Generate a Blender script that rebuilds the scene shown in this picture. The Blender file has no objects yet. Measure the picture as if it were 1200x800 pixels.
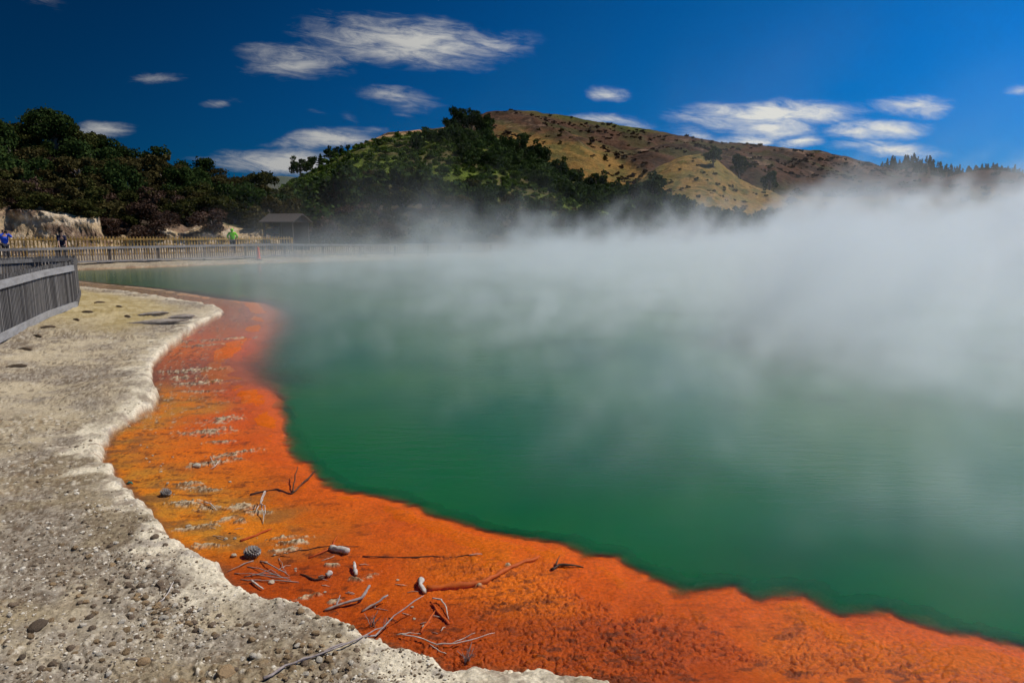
import bpy, bmesh, math, random
import numpy as np
from mathutils import Vector, Matrix, Euler

RNG = np.random.default_rng(7)
random.seed(7)
D = bpy.data
scene = bpy.context.scene
C = scene.collection
rad = math.radians

# ------------------------------------------------------------------ camera
CAM_Z = 2.3
PITCH = math.atan(135 / 800)
cam_d = D.cameras.new('camera')
cam_d.sensor_width = 36.0
cam_d.lens = 24.0
cam_d.clip_start = 0.05
cam_d.clip_end = 20000
cam = D.objects.new('camera', cam_d)
C.objects.link(cam)
cam.location = (0, 0, CAM_Z)
cam.rotation_euler = (math.pi / 2 - PITCH, 0, 0)
scene.camera = cam
cp, sp = math.cos(PITCH), math.sin(PITCH)


def ray(px, py):
    """direction of a photo pixel, scaled so that the forward (y) part is 1"""
    u = (px - 600) / 800
    v = (400 - py) / 800
    d = (u, cp + v * sp, -sp + v * cp)
    return d[0] / d[1], d[2] / d[1]


def at(px, py, z=0.0):
    """the world point on the level z that a photo pixel looks at"""
    u, w = ray(px, py)
    Y = (z - CAM_Z) / w
    return (u * Y, Y)


def at_y(px, py, Y):
    u, w = ray(px, py)
    return (u * Y, Y, CAM_Z + w * Y)


# ------------------------------------------------------------------ noise (numpy)
_T = np.random.default_rng(11).random(65536).astype(np.float64)


def _h(ix, iy, s):
    return _T[(ix * 73856093 ^ iy * 19349663 ^ (s * 83492791 + 12345)) & 65535]


def vnoise(x, y, s=0):
    ix = np.floor(x).astype(np.int64)
    iy = np.floor(y).astype(np.int64)
    fx = x - ix
    fy = y - iy
    fx = fx * fx * fx * (fx * (fx * 6 - 15) + 10)
    fy = fy * fy * fy * (fy * (fy * 6 - 15) + 10)
    a = _h(ix, iy, s)
    b = _h(ix + 1, iy, s)
    c = _h(ix, iy + 1, s)
    d = _h(ix + 1, iy + 1, s)
    return (a + (b - a) * fx) * (1 - fy) + (c + (d - c) * fx) * fy


def fbm(x, y, o=4, s=0, g=0.5):
    """0..1, mean 0.5"""
    t = np.zeros_like(x)
    a = 1.0
    n = 0.0
    for k in range(o):
        t += a * vnoise(x, y, s + k * 7)
        n += a
        x, y = x * 1.6 + y * 1.2 + 3.7, -x * 1.2 + y * 1.6 + 9.1
        a *= g
    return t / n


def worley(x, y, s=0):
    """distances to the nearest and second nearest cell point, and the id of the nearest"""
    ix = np.floor(x).astype(np.int64)
    iy = np.floor(y).astype(np.int64)
    f1 = np.full(x.shape, 9.0)
    f2 = np.full(x.shape, 9.0)
    cid = np.zeros(x.shape)
    for dx in (-1, 0, 1):
        for dy in (-1, 0, 1):
            cx = ix + dx
            cy = iy + dy
            px = cx + _h(cx, cy, s)
            py = cy + _h(cx, cy, s + 1)
            d = np.hypot(px - x, py - y)
            m = d < f1
            f2 = np.where(m, f1, np.minimum(f2, d))
            cid = np.where(m, _h(cx, cy, s + 2), cid)
            f1 = np.where(m, d, f1)
    return f1, f2, cid


def ss(a, b, x):
    t = np.clip((x - a) / (b - a), 0, 1)
    return t * t * (3 - 2 * t)


def mixc(a, b, t):
    return a + (np.asarray(b) - a) * t[..., None]


# ------------------------------------------------------------------ object helpers
def tag(o, label, cat, group=None, kind=None):
    if label:
        o['label'] = label
    if cat:
        o['category'] = cat
    if group:
        o['group'] = group
    if kind:
        o['kind'] = kind
    return o


def empty(name, loc=(0, 0, 0), rz=0.0):
    o = D.objects.new(name, None)
    C.objects.link(o)
    o.location = loc
    o.rotation_euler = (0, 0, rz)
    o.empty_display_size = 0.1
    return o


def mesh_np(name, V, F, mat, parent=None, smooth=False, attrs=None):
    """V (n,3); F (m,3) or (m,4) index array"""
    V = np.asarray(V, np.float32)
    F = np.asarray(F, np.int32)
    me = D.meshes.new(name)
    k = F.shape[1]
    me.vertices.add(len(V))
    me.vertices.foreach_set('co', V.ravel())
    me.loops.add(F.size)
    me.loops.foreach_set('vertex_index', F.ravel())
    me.polygons.add(len(F))
    me.polygons.foreach_set('loop_start', np.arange(0, F.size, k, dtype=np.int32))
    me.update(calc_edges=True)
    me.polygons.foreach_set('use_smooth', np.full(len(F), smooth, bool))
    for an, av in (attrs or {}).items():
        av = np.asarray(av, np.float32)
        if av.ndim == 2:
            a = me.attributes.new(an, 'FLOAT_COLOR', 'POINT')
            c4 = np.ones((len(av), 4), np.float32)
            c4[:, :3] = av
            a.data.foreach_set('color', c4.ravel())
        else:
            a = me.attributes.new(an, 'FLOAT', 'POINT')
            a.data.foreach_set('value', av)
    if mat:
        me.materials.append(mat)
    o = D.objects.new(name, me)
    C.objects.link(o)
    if parent:
        o.parent = parent
    return o


def copy_tree(o, parent=None):
    c = o.copy()
    C.objects.link(c)
    c.parent = parent
    for ch in list(o.children):
        copy_tree(ch, c)
    return c


class MB:
    """collects boxes, tubes and faces for ONE mesh object"""

    def __init__(self):
        self.v = []
        self.f = []

    def box(self, c, size, rz=0.0, M=None):
        sx, sy, sz = (s / 2 for s in size)
        b = len(self.v)
        if M is None:
            M = Matrix.Rotation(rz, 3, 'Z')
        for x, y, z in ((-1, -1, -1), (1, -1, -1), (1, 1, -1), (-1, 1, -1), (-1, -1, 1), (1, -1, 1), (1, 1, 1), (-1, 1, 1)):
            p = M @ Vector((x * sx, y * sy, z * sz))
            self.v.append((p.x + c[0], p.y + c[1], p.z + c[2]))
        for f in ((0, 3, 2, 1), (4, 5, 6, 7), (0, 1, 5, 4), (1, 2, 6, 5), (2, 3, 7, 6), (3, 0, 4, 7)):
            self.f.append(tuple(b + i for i in f))

    def beam(self, a, b, w, h):
        """a board from a to b, w wide (level), h high"""
        a = Vector(a)
        b = Vector(b)
        d = b - a
        L = d.length
        x = d / L
        y = Vector((0, 0, 1)).cross(x)
        y.normalize()
        z = x.cross(y)
        M = Matrix((x, y, z)).transposed()
        self.box((a + b) / 2, (L, w, h), M=M)

    def tube(self, pts, radii, n=8, jitter=0.0):
        b0 = len(self.v)
        pts = [Vector(p) for p in pts]
        for i, p in enumerate(pts):
            d = (pts[min(i + 1, len(pts) - 1)] - pts[max(i - 1, 0)]).normalized()
            up = Vector((0, 0, 1)) if abs(d.z) < 0.9 else Vector((1, 0, 0))
            x = d.cross(up).normalized()
            y = x.cross(d)
            for k in range(n):
                t = 2 * math.pi * k / n
                r = radii[i] * (1 + jitter * (random.random() - 0.5))
                q = p + x * math.cos(t) * r + y * math.sin(t) * r
                self.v.append(tuple(q))
        for i in range(len(pts) - 1):
            for k in range(n):
                a = b0 + i * n + k
                c = b0 + i * n + (k + 1) % n
                self.f.append((a, c, c + n, a + n))
        self.f.append(tuple(b0 + k for k in reversed(range(n))))
        e = b0 + (len(pts) - 1) * n
        self.f.append(tuple(e + k for k in range(n)))

    def quad(self, pts):
        b = len(self.v)
        self.v += [tuple(p) for p in pts]
        self.f.append(tuple(b + i for i in range(len(pts))))

    def build(self, name, mat, parent=None, smooth=False, bevel=0.0):
        me = D.meshes.new(name)
        me.from_pydata(self.v, [], self.f)
        if smooth:
            me.polygons.foreach_set('use_smooth', np.full(len(me.polygons), True, bool))
        me.materials.append(mat)
        me.update()
        o = D.objects.new(name, me)
        C.objects.link(o)
        if parent:
            o.parent = parent
        return o


# ------------------------------------------------------------------ materials
def nodes(m):
    m.use_nodes = True
    nt = m.node_tree
    nt.nodes.clear()
    return nt


def N(nt, typ, **kw):
    n = nt.nodes.new(typ)
    for k, v in kw.items():
        if k == 'inp':
            for a, b in v.items():
                n.inputs[a].default_value = b
        else:
            setattr(n, k, v)
    return n


def ramp(nt, src, stops):
    r = nt.nodes.new('ShaderNodeValToRGB')
    e = r.color_ramp.elements
    while len(e) < len(stops):
        e.new(0.5)
    for el, (p, c) in zip(e, stops):
        el.position = p
        el.color = (*c, 1) if len(c) == 3 else c
    nt.links.new(src, r.inputs[0])
    return r.outputs[0]


def out_surface(nt, sock):
    o = nt.nodes.new('ShaderNodeOutputMaterial')
    nt.links.new(sock, o.inputs['Surface'])
    return o


def mat_attr(name, rough=0.9, n_scale=60, n_amt=0.35, bump=0.3, bump_scale=80, bump_dist=0.01, spec=0.12, rough_attr=None, two=None):
    """a surface whose colour pattern is stored on the mesh (stains, minerals and, on the ground, painted gap shade), with finer grain on top"""
    m = D.materials.new(name)
    nt = nodes(m)
    L = nt.links.new
    at_ = N(nt, 'ShaderNodeAttribute', attribute_name='Col')
    tc = N(nt, 'ShaderNodeTexCoord')
    n1 = N(nt, 'ShaderNodeTexNoise', inp={'Scale': n_scale, 'Detail': 6, 'Roughness': 0.7})
    L(tc.outputs['Object'], n1.inputs['Vector'])
    mr = N(nt, 'ShaderNodeMapRange', inp={'From Min': 0.3, 'From Max': 0.7, 'To Min': 1 - n_amt, 'To Max': 1 + n_amt})
    L(n1.outputs['Fac'], mr.inputs['Value'])
    mx = N(nt, 'ShaderNodeMix', data_type='RGBA', blend_type='MULTIPLY', inp={0: 1.0})
    L(at_.outputs['Color'], mx.inputs[6])
    L(mr.outputs[0], mx.inputs[7])
    b = N(nt, 'ShaderNodeBsdfPrincipled', inp={'Roughness': rough, 'Specular IOR Level': spec})
    L(mx.outputs[2], b.inputs['Base Color'])
    if rough_attr:
        ra = N(nt, 'ShaderNodeAttribute', attribute_name=rough_attr)
        L(ra.outputs['Fac'], b.inputs['Roughness'])
    n2 = N(nt, 'ShaderNodeTexNoise', inp={'Scale': bump_scale, 'Detail': 5, 'Roughness': 0.65})
    L(tc.outputs['Object'], n2.inputs['Vector'])
    bp = N(nt, 'ShaderNodeBump', inp={'Strength': bump, 'Distance': bump_dist})
    L(n2.outputs['Fac'], bp.inputs['Height'])
    L(bp.outputs[0], b.inputs['Normal'])
    out_surface(nt, b.outputs[0])
    return m


def mat_simple(name, c1, c2=None, scale=8.0, stretch=(1, 1, 1), rough=0.85, bump=0.3, bdist=0.004, spec=0.3, rnd=0.0, detail=6):
    """two-tone noise material, optionally varying from object to object"""
    m = D.materials.new(name)
    nt = nodes(m)
    L = nt.links.new
    c2 = c2 or tuple(x * 0.6 for x in c1)
    tc = N(nt, 'ShaderNodeTexCoord')
    mp = N(nt, 'ShaderNodeMapping')
    mp.inputs['Scale'].default_value = stretch
    L(tc.outputs['Object'], mp.inputs['Vector'])
    n1 = N(nt, 'ShaderNodeTexNoise', inp={'Scale': scale, 'Detail': detail, 'Roughness': 0.65})
    L(mp.outputs[0], n1.inputs['Vector'])
    col = ramp(nt, n1.outputs['Fac'], [(0.3, c2), (0.7, c1)])
    if rnd:
        oi = N(nt, 'ShaderNodeObjectInfo')
        mr = N(nt, 'ShaderNodeMapRange', inp={'To Min': 1 - rnd, 'To Max': 1 + rnd})
        L(oi.outputs['Random'], mr.inputs['Value'])
        mx = N(nt, 'ShaderNodeMix', data_type='RGBA', blend_type='MULTIPLY', inp={0: 1.0})
        L(col, mx.inputs[6])
        L(mr.outputs[0], mx.inputs[7])
        col = mx.outputs[2]
    b = N(nt, 'ShaderNodeBsdfPrincipled', inp={'Roughness': rough, 'Specular IOR Level': spec})
    L(col, b.inputs['Base Color'])
    bp = N(nt, 'ShaderNodeBump', inp={'Strength': bump, 'Distance': bdist})
    L(n1.outputs['Fac'], bp.inputs['Height'])
    L(bp.outputs[0], b.inputs['Normal'])
    out_surface(nt, b.outputs[0])
    return m


def mat_leaf(name, cols, rnd=0.25, trans=0.25):
    """leaves: tone differs from leaf clump to leaf clump (island) and from plant to plant"""
    m = D.materials.new(name)
    nt = nodes(m)
    L = nt.links.new
    g = N(nt, 'ShaderNodeNewGeometry')
    k = len(cols) - 1
    col = ramp(nt, g.outputs['Random Per Island'], [(i / k, c) for i, c in enumerate(cols)])
    oi = N(nt, 'ShaderNodeObjectInfo')
    mr = N(nt, 'ShaderNodeMapRange', inp={'To Min': 1 - rnd, 'To Max': 1 + rnd})
    L(oi.outputs['Random'], mr.inputs['Value'])
    mx = N(nt, 'ShaderNodeMix', data_type='RGBA', blend_type='MULTIPLY', inp={0: 1.0})
    L(col, mx.inputs[6])
    L(mr.outputs[0], mx.inputs[7])
    d = N(nt, 'ShaderNodeBsdfDiffuse')
    L(mx.outputs[2], d.inputs['Color'])
    t = N(nt, 'ShaderNodeBsdfTranslucent')
    L(mx.outputs[2], t.inputs['Color'])
    ms = N(nt, 'ShaderNodeMixShader', inp={0: trans})
    L(d.outputs[0], ms.inputs[1])
    L(t.outputs[0], ms.inputs[2])
    out_surface(nt, ms.outputs[0])
    return m


def mat_slat(name, cols, scale=14, grain=0.4, rough=0.85):
    """weathered boards: every slat has its own tone, with grain running along it"""
    m = D.materials.new(name)
    nt = nodes(m)
    L = nt.links.new
    g = N(nt, 'ShaderNodeNewGeometry')
    k = len(cols) - 1
    col = ramp(nt, g.outputs['Random Per Island'], [(i / k, c) for i, c in enumerate(cols)])
    tc = N(nt, 'ShaderNodeTexCoord')
    mp = N(nt, 'ShaderNodeMapping')
    mp.inputs['Scale'].default_value = (1, 1, 0.1)
    L(tc.outputs['Object'], mp.inputs['Vector'])
    n1 = N(nt, 'ShaderNodeTexNoise', inp={'Scale': scale, 'Detail': 5, 'Roughness': 0.7})
    L(mp.outputs[0], n1.inputs['Vector'])
    mr = N(nt, 'ShaderNodeMapRange', inp={'From Min': 0.3, 'From Max': 0.7, 'To Min': 1 - grain, 'To Max': 1 + grain})
    L(n1.outputs['Fac'], mr.inputs['Value'])
    mx = N(nt, 'ShaderNodeMix', data_type='RGBA', blend_type='MULTIPLY', inp={0: 1.0})
    L(col, mx.inputs[6])
    L(mr.outputs[0], mx.inputs[7])
    b = N(nt, 'ShaderNodeBsdfPrincipled', inp={'Roughness': rough, 'Specular IOR Level': 0.15})
    L(mx.outputs[2], b.inputs['Base Color'])
    out_surface(nt, b.outputs[0])
    return m


M = {}
M['bank'] = mat_attr('sinter_ground', rough=0.95, n_scale=45, n_amt=0.4, bump=0.6, bump_scale=70, bump_dist=0.012, rough_attr='rough')
M['hill'] = mat_attr('hillside', rough=1.0, n_scale=0.6, n_amt=0.45, bump=0.9, bump_scale=0.35, bump_dist=1.5, spec=0.05)
M['cliff'] = mat_attr('cliff_rock', rough=0.95, n_scale=2.5, n_amt=0.35, bump=0.9, bump_scale=2.2, bump_dist=0.35, spec=0.1)
M['wood_near'] = mat_simple('weathered_slat', (0.15, 0.145, 0.145), (0.065, 0.062, 0.062), scale=14, stretch=(1, 1, 0.12), bump=0.5, rough=0.8)
M['wood_rail'] = mat_simple('weathered_board', (0.36, 0.35, 0.34), (0.2, 0.19, 0.185), scale=10, stretch=(0.3, 0.3, 1), bump=0.4, rough=0.8)
M['wood_far'] = mat_simple('brown_grey_slat', (0.30, 0.235, 0.18), (0.15, 0.115, 0.09), scale=5, stretch=(1, 1, 0.2), bump=0.3)
M['wood_far_rail'] = mat_simple('pale_grey_rail', (0.40, 0.36, 0.33), (0.26, 0.23, 0.2), scale=3, bump=0.2)
M['wood_tan'] = mat_simple('tan_timber', (0.52, 0.33, 0.10), (0.34, 0.2, 0.06), scale=4, bump=0.2)
M['deck'] = mat_simple('deck_timber', (0.3, 0.26, 0.22), (0.2, 0.17, 0.14), scale=5, bump=0.2)
M['drift'] = mat_simple('bleached_wood', (0.62, 0.56, 0.50), (0.34, 0.28, 0.25), scale=25, stretch=(1, 1, 1), bump=0.5, rough=0.85)
M['drift_grey'] = mat_simple('grey_wood', (0.40, 0.34, 0.32), (0.2, 0.16, 0.15), scale=25, bump=0.5)
M['drift_dark'] = mat_simple('dark_wet_wood', (0.10, 0.045, 0.02), (0.04, 0.02, 0.012), scale=25, bump=0.5, rough=0.5)
M['drift_orange'] = mat_simple('orange_coated_wood', (0.55, 0.11, 0.008), (0.36, 0.055, 0.006), scale=18, bump=0.7, rough=0.7)
M['cone'] = mat_simple('grey_cone_scale', (0.46, 0.42, 0.38), (0.16, 0.135, 0.12), scale=40, bump=0.4)
M['cone_dark'] = mat_simple('brown_cone_scale', (0.20, 0.16, 0.14), (0.08, 0.06, 0.055), scale=40, bump=0.4)
M['stone_brown'] = mat_simple('brown_stone', (0.34, 0.23, 0.12), (0.16, 0.105, 0.06), scale=22, bump=0.8, bdist=0.006, rnd=0.3)
M['stone_dark'] = mat_simple('dark_stone', (0.20, 0.14, 0.09), (0.09, 0.065, 0.045), scale=22, bump=0.8, bdist=0.006, rnd=0.35)
M['stone_pale'] = mat_simple('pale_stone', (0.58, 0.52, 0.42), (0.36, 0.31, 0.25), scale=22, bump=0.8, bdist=0.006, rnd=0.2)
M['stone_slab'] = mat_simple('grey_slab', (0.36, 0.31, 0.26), (0.18, 0.15, 0.125), scale=9, bump=0.8, bdist=0.01)
M['wood_near'] = mat_slat('weathered_slat', [(0.055, 0.05, 0.048), (0.13, 0.12, 0.112), (0.09, 0.083, 0.078), (0.20, 0.185, 0.17)])
M['wood_far'] = mat_slat('brown_grey_slat', [(0.13, 0.10, 0.075), (0.27, 0.21, 0.16), (0.18, 0.14, 0.11), (0.36, 0.29, 0.23)], scale=5)
M['wood_tan'] = mat_slat('tan_timber', [(0.40, 0.25, 0.07), (0.58, 0.37, 0.12), (0.48, 0.29, 0.09)], scale=5)
M['bark'] = mat_simple('grey_bark', (0.22, 0.18, 0.15), (0.09, 0.07, 0.06), scale=6, stretch=(1, 1, 0.3))
M['leaf_green'] = mat_leaf('dark_green_leaf', [(0.016, 0.020, 0.007), (0.042, 0.045, 0.013), (0.09, 0.09, 0.026)])
M['leaf_olive'] = mat_leaf('olive_leaf', [(0.03, 0.026, 0.010), (0.06, 0.05, 0.018), (0.10, 0.082, 0.03)])
M['leaf_brown'] = mat_leaf('brown_leaf', [(0.032, 0.018, 0.012), (0.062, 0.036, 0.025), (0.11, 0.07, 0.052)], trans=0.1)
M['leaf_deep'] = mat_leaf('deep_green_leaf', [(0.014, 0.026, 0.010), (0.03, 0.05, 0.014), (0.05, 0.075, 0.02)])
M['leaf_bright'] = mat_leaf('fresh_green_leaf', [(0.03, 0.055, 0.01), (0.065, 0.11, 0.016), (0.11, 0.16, 0.03)])

# ------------------------------------------------------------------ the shore lines, in metres
A_px = [(-60, 331), (40, 333), (100, 336), (160, 342), (212, 350), (250, 356), (262, 363), (240, 375), (212, 392), (199, 404), (187, 417),
        (175, 427), (180, 450), (182, 472), (157, 485), (134, 497), (124, 510), (120, 530), (132, 545), (145, 565), (170, 585), (182, 606), (196, 622),
        (225, 642), (256, 655), (265, 672), (281, 682), (300, 690), (325, 698), (375, 715), (412, 726), (440, 740), (475, 750), (512, 765), (533, 781),
        (562, 777), (610, 778), (650, 781), (690, 790), (723, 801), (800, 835), (900, 860)]
B_px = [(-60, 318), (20, 321), (100, 330), (180, 338), (245, 349), (298, 355), (309, 366), (303, 384), (284, 400), (266, 420), (264, 440), (290, 451), (310, 462),
        (323, 482), (335, 510), (350, 535), (372, 560), (390, 573), (432, 578), (470, 590), (500, 602), (540, 610), (570, 620), (600, 630), (640, 634),
        (665, 634), (687, 650), (720, 652), (745, 672), (770, 678), (800, 693), (830, 690), (860, 686), (885, 700), (905, 695), (940, 693), (965, 705),
        (985, 715), (1005, 713), (1045, 716), (1080, 731), (1110, 742), (1150, 746), (1200, 762), (1300, 788), (1450, 812)]
A_w = [at(x, y, 0.07) for x, y in A_px]
B_w = [at(x, y, 0.0) for x, y in B_px]
FAR_Y = [(1700, 40), (1500, 52), (1200, 61), (900, 60), (700, 56), (500, 50.5), (365, 45.5), (290, 43.2), (145, 38.0), (60, 36.0), (0, 34.5), (-80, 32.8)]
FAR_w = [((x - 600) / 800 * y, y) for x, y in FAR_Y]
FARL = [(-32, 31), (-34, 27)]
Q_poly = np.array(A_w + [(3.2, 1.6), (9, 0.5), (30, -2), (62, 14)] + FAR_w + FARL)
W_poly = np.array(B_w + [(9, 2.6), (30, 1), (58, 15)] + [(x, y - 0.8) for x, y in FAR_w] + FARL)


def sdist(poly, x, y):
    """distance to the outline: positive outside, negative inside"""
    d = np.full(x.shape, 1e9)
    inside = np.zeros(x.shape, bool)
    n = len(poly)
    for i in range(n):
        ax, ay = poly[i]
        bx, by = poly[(i + 1) % n]
        ex, ey = bx - ax, by - ay
        t = np.clip(((x - ax) * ex + (y - ay) * ey) / (ex * ex + ey * ey + 1e-12), 0, 1)
        d = np.minimum(d, (x - ax - t * ex) ** 2 + (y - ay - t * ey) ** 2)
        if ay != by:
            c = ((ay > y) != (by > y)) & (x < (bx - ax) * (y - ay) / (by - ay) + ax)
            inside ^= c
    d = np.sqrt(d)
    return np.where(inside, -d, d)


# mineral crust patches standing on the orange shelf: photo pixel, half length, half width (m), turn
CRUST = [(258, 396, .75, .14, .35), (240, 402, .5, .1, .3), (222, 432, .55, .2, .15), (232, 446, .45, .13, .2), (214, 440, .3, .15, 0), (235, 455, .3, .05, 0),
         (262, 488, .22, .16, .2), (240, 502, .3, .14, .2), (258, 514, .2, .06, .2), (275, 527, .24, .08, .5), (250, 537, .3, .07, .4), (218, 562, .2, .05, .3), (228, 567, .16, .06, 0), (250, 569, .1, .04, .2),
         (222, 586, .16, .09, .1), (240, 590, .16, .06, .2), (283, 588, .11, .07, .1), (300, 595, .1, .05, 0), (262, 603, .09, .05, .3), (278, 606, .08, .03, 0),
         (350, 630, .12, .07, .25), (332, 640, .09, .03, .3), (245, 610, .12, .035, .1), (219, 614, .12, .03, .2), (246, 633, .12, .03, .1), (327, 626, .1, .025, .3),
         (433, 668, .075, .03, .3), (391, 657, .05, .03, 0), (389, 698, .05, .02, .5), (364, 692, .07, .03, .4), (562, 680, .035, .018, 0), (416, 672, .05, .03, 0), (595, 659, .03, .012, 0)]
CRUST_W = [(*at(px, py, 0.02), a, b, t) for px, py, a, b, t in CRUST]


def terrain(x, y):
    """height, colour and roughness of the ground"""
    r = np.hypot(x, y)
    f1 = ss(90, 60, r)
    wob = np.clip(r / 12, 0.35, 2.5)
    j = (fbm(x * 2.1, y * 2.1, 4, 3) - 0.5) * 0.16 * wob + (fbm(x * 8, y * 8, 4, 5, 0.6) - 0.5) * 0.10 * ss(14, 7, r)
    dq = sdist(Q_poly, x, y) + j
    jw = (fbm(x * 3.1, y * 3.1, 4, 13) - 0.5) * 0.16 + (fbm(x * 9, y * 12, 4, 15, 0.6) - 0.5) * 0.09
    dw = sdist(W_poly, x, y) + jw
    far = ss(24, 30, y) * (x > -40)
    lump1 = fbm(x * 1.3, y * 1.3, 4, 21)
    lump2 = fbm(x * 7, y * 7, 4, 23)
    lump3 = fbm(x * 30, y * 30, 3, 25)
    # --- bank
    H = 0.072 + 0.07 * (fbm(x * 0.8, y * 0.8, 2, 31) - 0.5) + 0.10 * ss(1.2, 0.2, np.hypot(x + 5.35, y - 9.0))
    sh = np.clip(dq / 0.10, 0, 1)
    sh = np.sqrt(1 - (1 - sh) ** 2)
    zb = 0.015 + H * sh + 0.13 * ss(0.1, 3.5, dq) + 0.05 * (lump1 - 0.5) * ss(0.1, 1, dq) + 0.036 * (lump2 - 0.5) * ss(0.05, 0.5, dq) + 0.012 * (lump3 - 0.5)
    rdg = 1 - np.abs(2 * fbm(x * 14, y * 14, 4, 27, 0.6) - 1)
    fine = ss(11, 5, r)
    zb += 0.018 * (0.55 - rdg) * ss(0.12, 0.45, dq) * (0.25 + 0.75 * fine)
    k1, k2, kid = worley(x * 24 + lump2, y * 24 + lump1, 45)
    clm = ss(0.47, 0.62, fbm(x * 1.6 + 3, y * 1.6, 4, 47, 0.6))
    clod = ss(0.55, 0.22, k1) * (kid > 0.45) * (0.08 + 0.92 * clm) * ss(0.1, 0.4, dq) * ss(16, 9, r)
    zb += 0.016 * clod * kid * fine
    wr1, wr2, wid = worley(x * 9 + lump2 * 1.5, y * 9, 41)
    plate = ss(0.52, 0.7, fbm(x * 1.1 + 7, y * 1.1, 3, 43))
    crackw = ss(0.09, 0.0, wr2 - wr1)
    zb += 0.016 * plate * ss(0.25, 0.6, dq) * ((wid > 0.55) * ss(0.0, 0.15, wr2 - wr1))
    zb += far * (0.10 * ss(0.5, 2, dq) + 0.16 * ss(1.5, 3.0, dq))
    zb += 0.05 * ss(60, 90, r) + (fbm(x * 5 + 3, y * 5, 4, 29, 0.6) - 0.5) * 0.10 * np.exp(-np.clip(dq, 0, 9) / 0.22) * ss(16, 8, r)
    # --- shelf
    wq = fbm(x * 12, y * 12, 3, 49)
    L1, L2, lid = worley(x * 19 + wq * 2.0, y * 27 + wq * 1.4 + lump2 * 2.2, 51)
    M1, M2, mid_ = worley(x * 45 + wq * 2, y * 62 + wq, 53)
    rough_z = ss(-0.9, 1.2, x + 0.55 * (6.2 - y) * 0.6 + 1.8 * (lump1 - 0.5))   # cobbled towards the right, smooth on the left
    cob = ss(0.02, 0.34, L2 - L1) * (0.25 + 0.75 * lid) * 0.8 + 0.3 * ss(0.0, 0.4, M2 - M1) * mid_
    rim = ss(0.55, 0.15, dw)
    cobm = rough_z * (1 - 0.75 * rim) * ss(0.45, 0.56, fbm(x * 1.7, y * 1.7, 3, 57) + 0.09)
    zs = -0.021 + 0.021 * cob * cobm + 0.016 * (lump2 - 0.5) + 0.035 * (lump1 - 0.5) + 0.024 * rim + 0.006 * (lump3 - 0.5)
    crust = np.zeros_like(x)
    for cx, cy, a, b, t in CRUST_W:
        m = (np.abs(x - cx) < 1.5) & (np.abs(y - cy) < 1.5)
        if not m.any():
            continue
        dx, dy = x[m] - cx, y[m] - cy
        q = np.hypot((dx * math.cos(t) + dy * math.sin(t)) / a, (-dx * math.sin(t) + dy * math.cos(t)) / b)
        q = q + 3.0 * (fbm(x[m] * 7, y[m] * 30, 5, 61, 0.72) - 0.5)
        crust[m] = np.maximum(crust[m], ss(1.0, 0.45, q))
    zs = zs + crust * (0.014 + 0.030 * (fbm(x * 20, y * 55, 4, 63, 0.65) - 0.4))
    # drop from the shelf into the pool
    wide = ss(7.0, 10.5, y) * ss(30, 24, y)
    drop = np.clip((0.02 - dw) / (0.12 + 1.9 * wide), 0, 1) ** (1 + 0.6 * wide)
    zs = zs - (0.055 * ss(0.16, -0.18, dw) + 0.9 * ss(-0.15, -0.45, dw)) * (1 - wide) - 0.9 * drop * wide - 0.6 * ss(-0.5, -6, dw)
    land = ss(-0.012, 0.02, dq)
    z = zs * (1 - land) + zb * land

    # ---------------------------------------------------------------- colours (minerals, algae, crust, and shade painted into gaps and crevices)
    sh3 = x.shape + (3,)
    cream = np.broadcast_to(np.array((0.45, 0.37, 0.25)), sh3)
    g1 = fbm(x * 0.9 + 5, y * 0.9, 4, 71)
    g2 = fbm(x * 4.2, y * 4.2, 5, 73, 0.6)
    g3 = fbm(x * 26, y * 26, 3, 75, 0.6)
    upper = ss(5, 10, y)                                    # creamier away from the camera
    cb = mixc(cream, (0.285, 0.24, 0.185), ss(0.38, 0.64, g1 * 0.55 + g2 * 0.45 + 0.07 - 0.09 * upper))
    cb = mixc(cb, (0.27, 0.21, 0.125), 0.75 * ss(0.46, 0.66, fbm(x * 1.7, y * 1.7, 4, 77)) * ss(1.0, 0.0, upper))
    cb = mixc(cb, (0.60, 0.53, 0.41), 0.5 * ss(0.60, 0.72, g3) * ss(0.40, 0.6, g2))
    cb = mixc(cb, (0.11, 0.085, 0.06), 0.8 * ss(0.62, 0.70, fbm(x * 17, y * 17, 4, 81, 0.65)) * ss(0.35, 0.6, fbm(x * 2.3, y * 2.3, 3, 83)))  # dark crevices put into the colour as specks
    cb = mixc(cb, (0.10, 0.075, 0.055), 0.6 * crackw * plate)
    cb = mixc(cb, (0.12, 0.08, 0.05), 0.65 * ss(0.80, 0.93, rdg) * ss(0.4, 0.55, g1))  # crevice shade painted along the low creases
    cb = mixc(cb, (0.24, 0.165, 0.09), 0.8 * clod * (kid < 0.72))
    cb = mixc(cb, (0.60, 0.53, 0.42), 0.8 * clod * (kid > 0.86))
    olive = ss(10.5, 14, y + 0.28 * x + 2.5 * (g1 - 0.5)) * ss(0.5, 1.5, dq) * ss(30, 26, y)
    cb = mixc(cb, mixc(np.broadcast_to(np.array((0.33, 0.25, 0.11)), sh3), (0.45, 0.36, 0.2), ss(0.4, 0.65, g2)), olive)
    lip = ss(0.36, 0.13, dq + 0.75 * (fbm(x * 3.2, y * 3.2, 4, 85, 0.6) - 0.5)) * (1 - 0.5 * far)
    lipc = mixc(np.broadcast_to(np.array((0.64, 0.56, 0.42)), sh3), (0.33, 0.28, 0.235), 0.7 * ss(0.55, 0.68, fbm(x * 8, y * 8, 5, 87, 0.65)))
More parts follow.
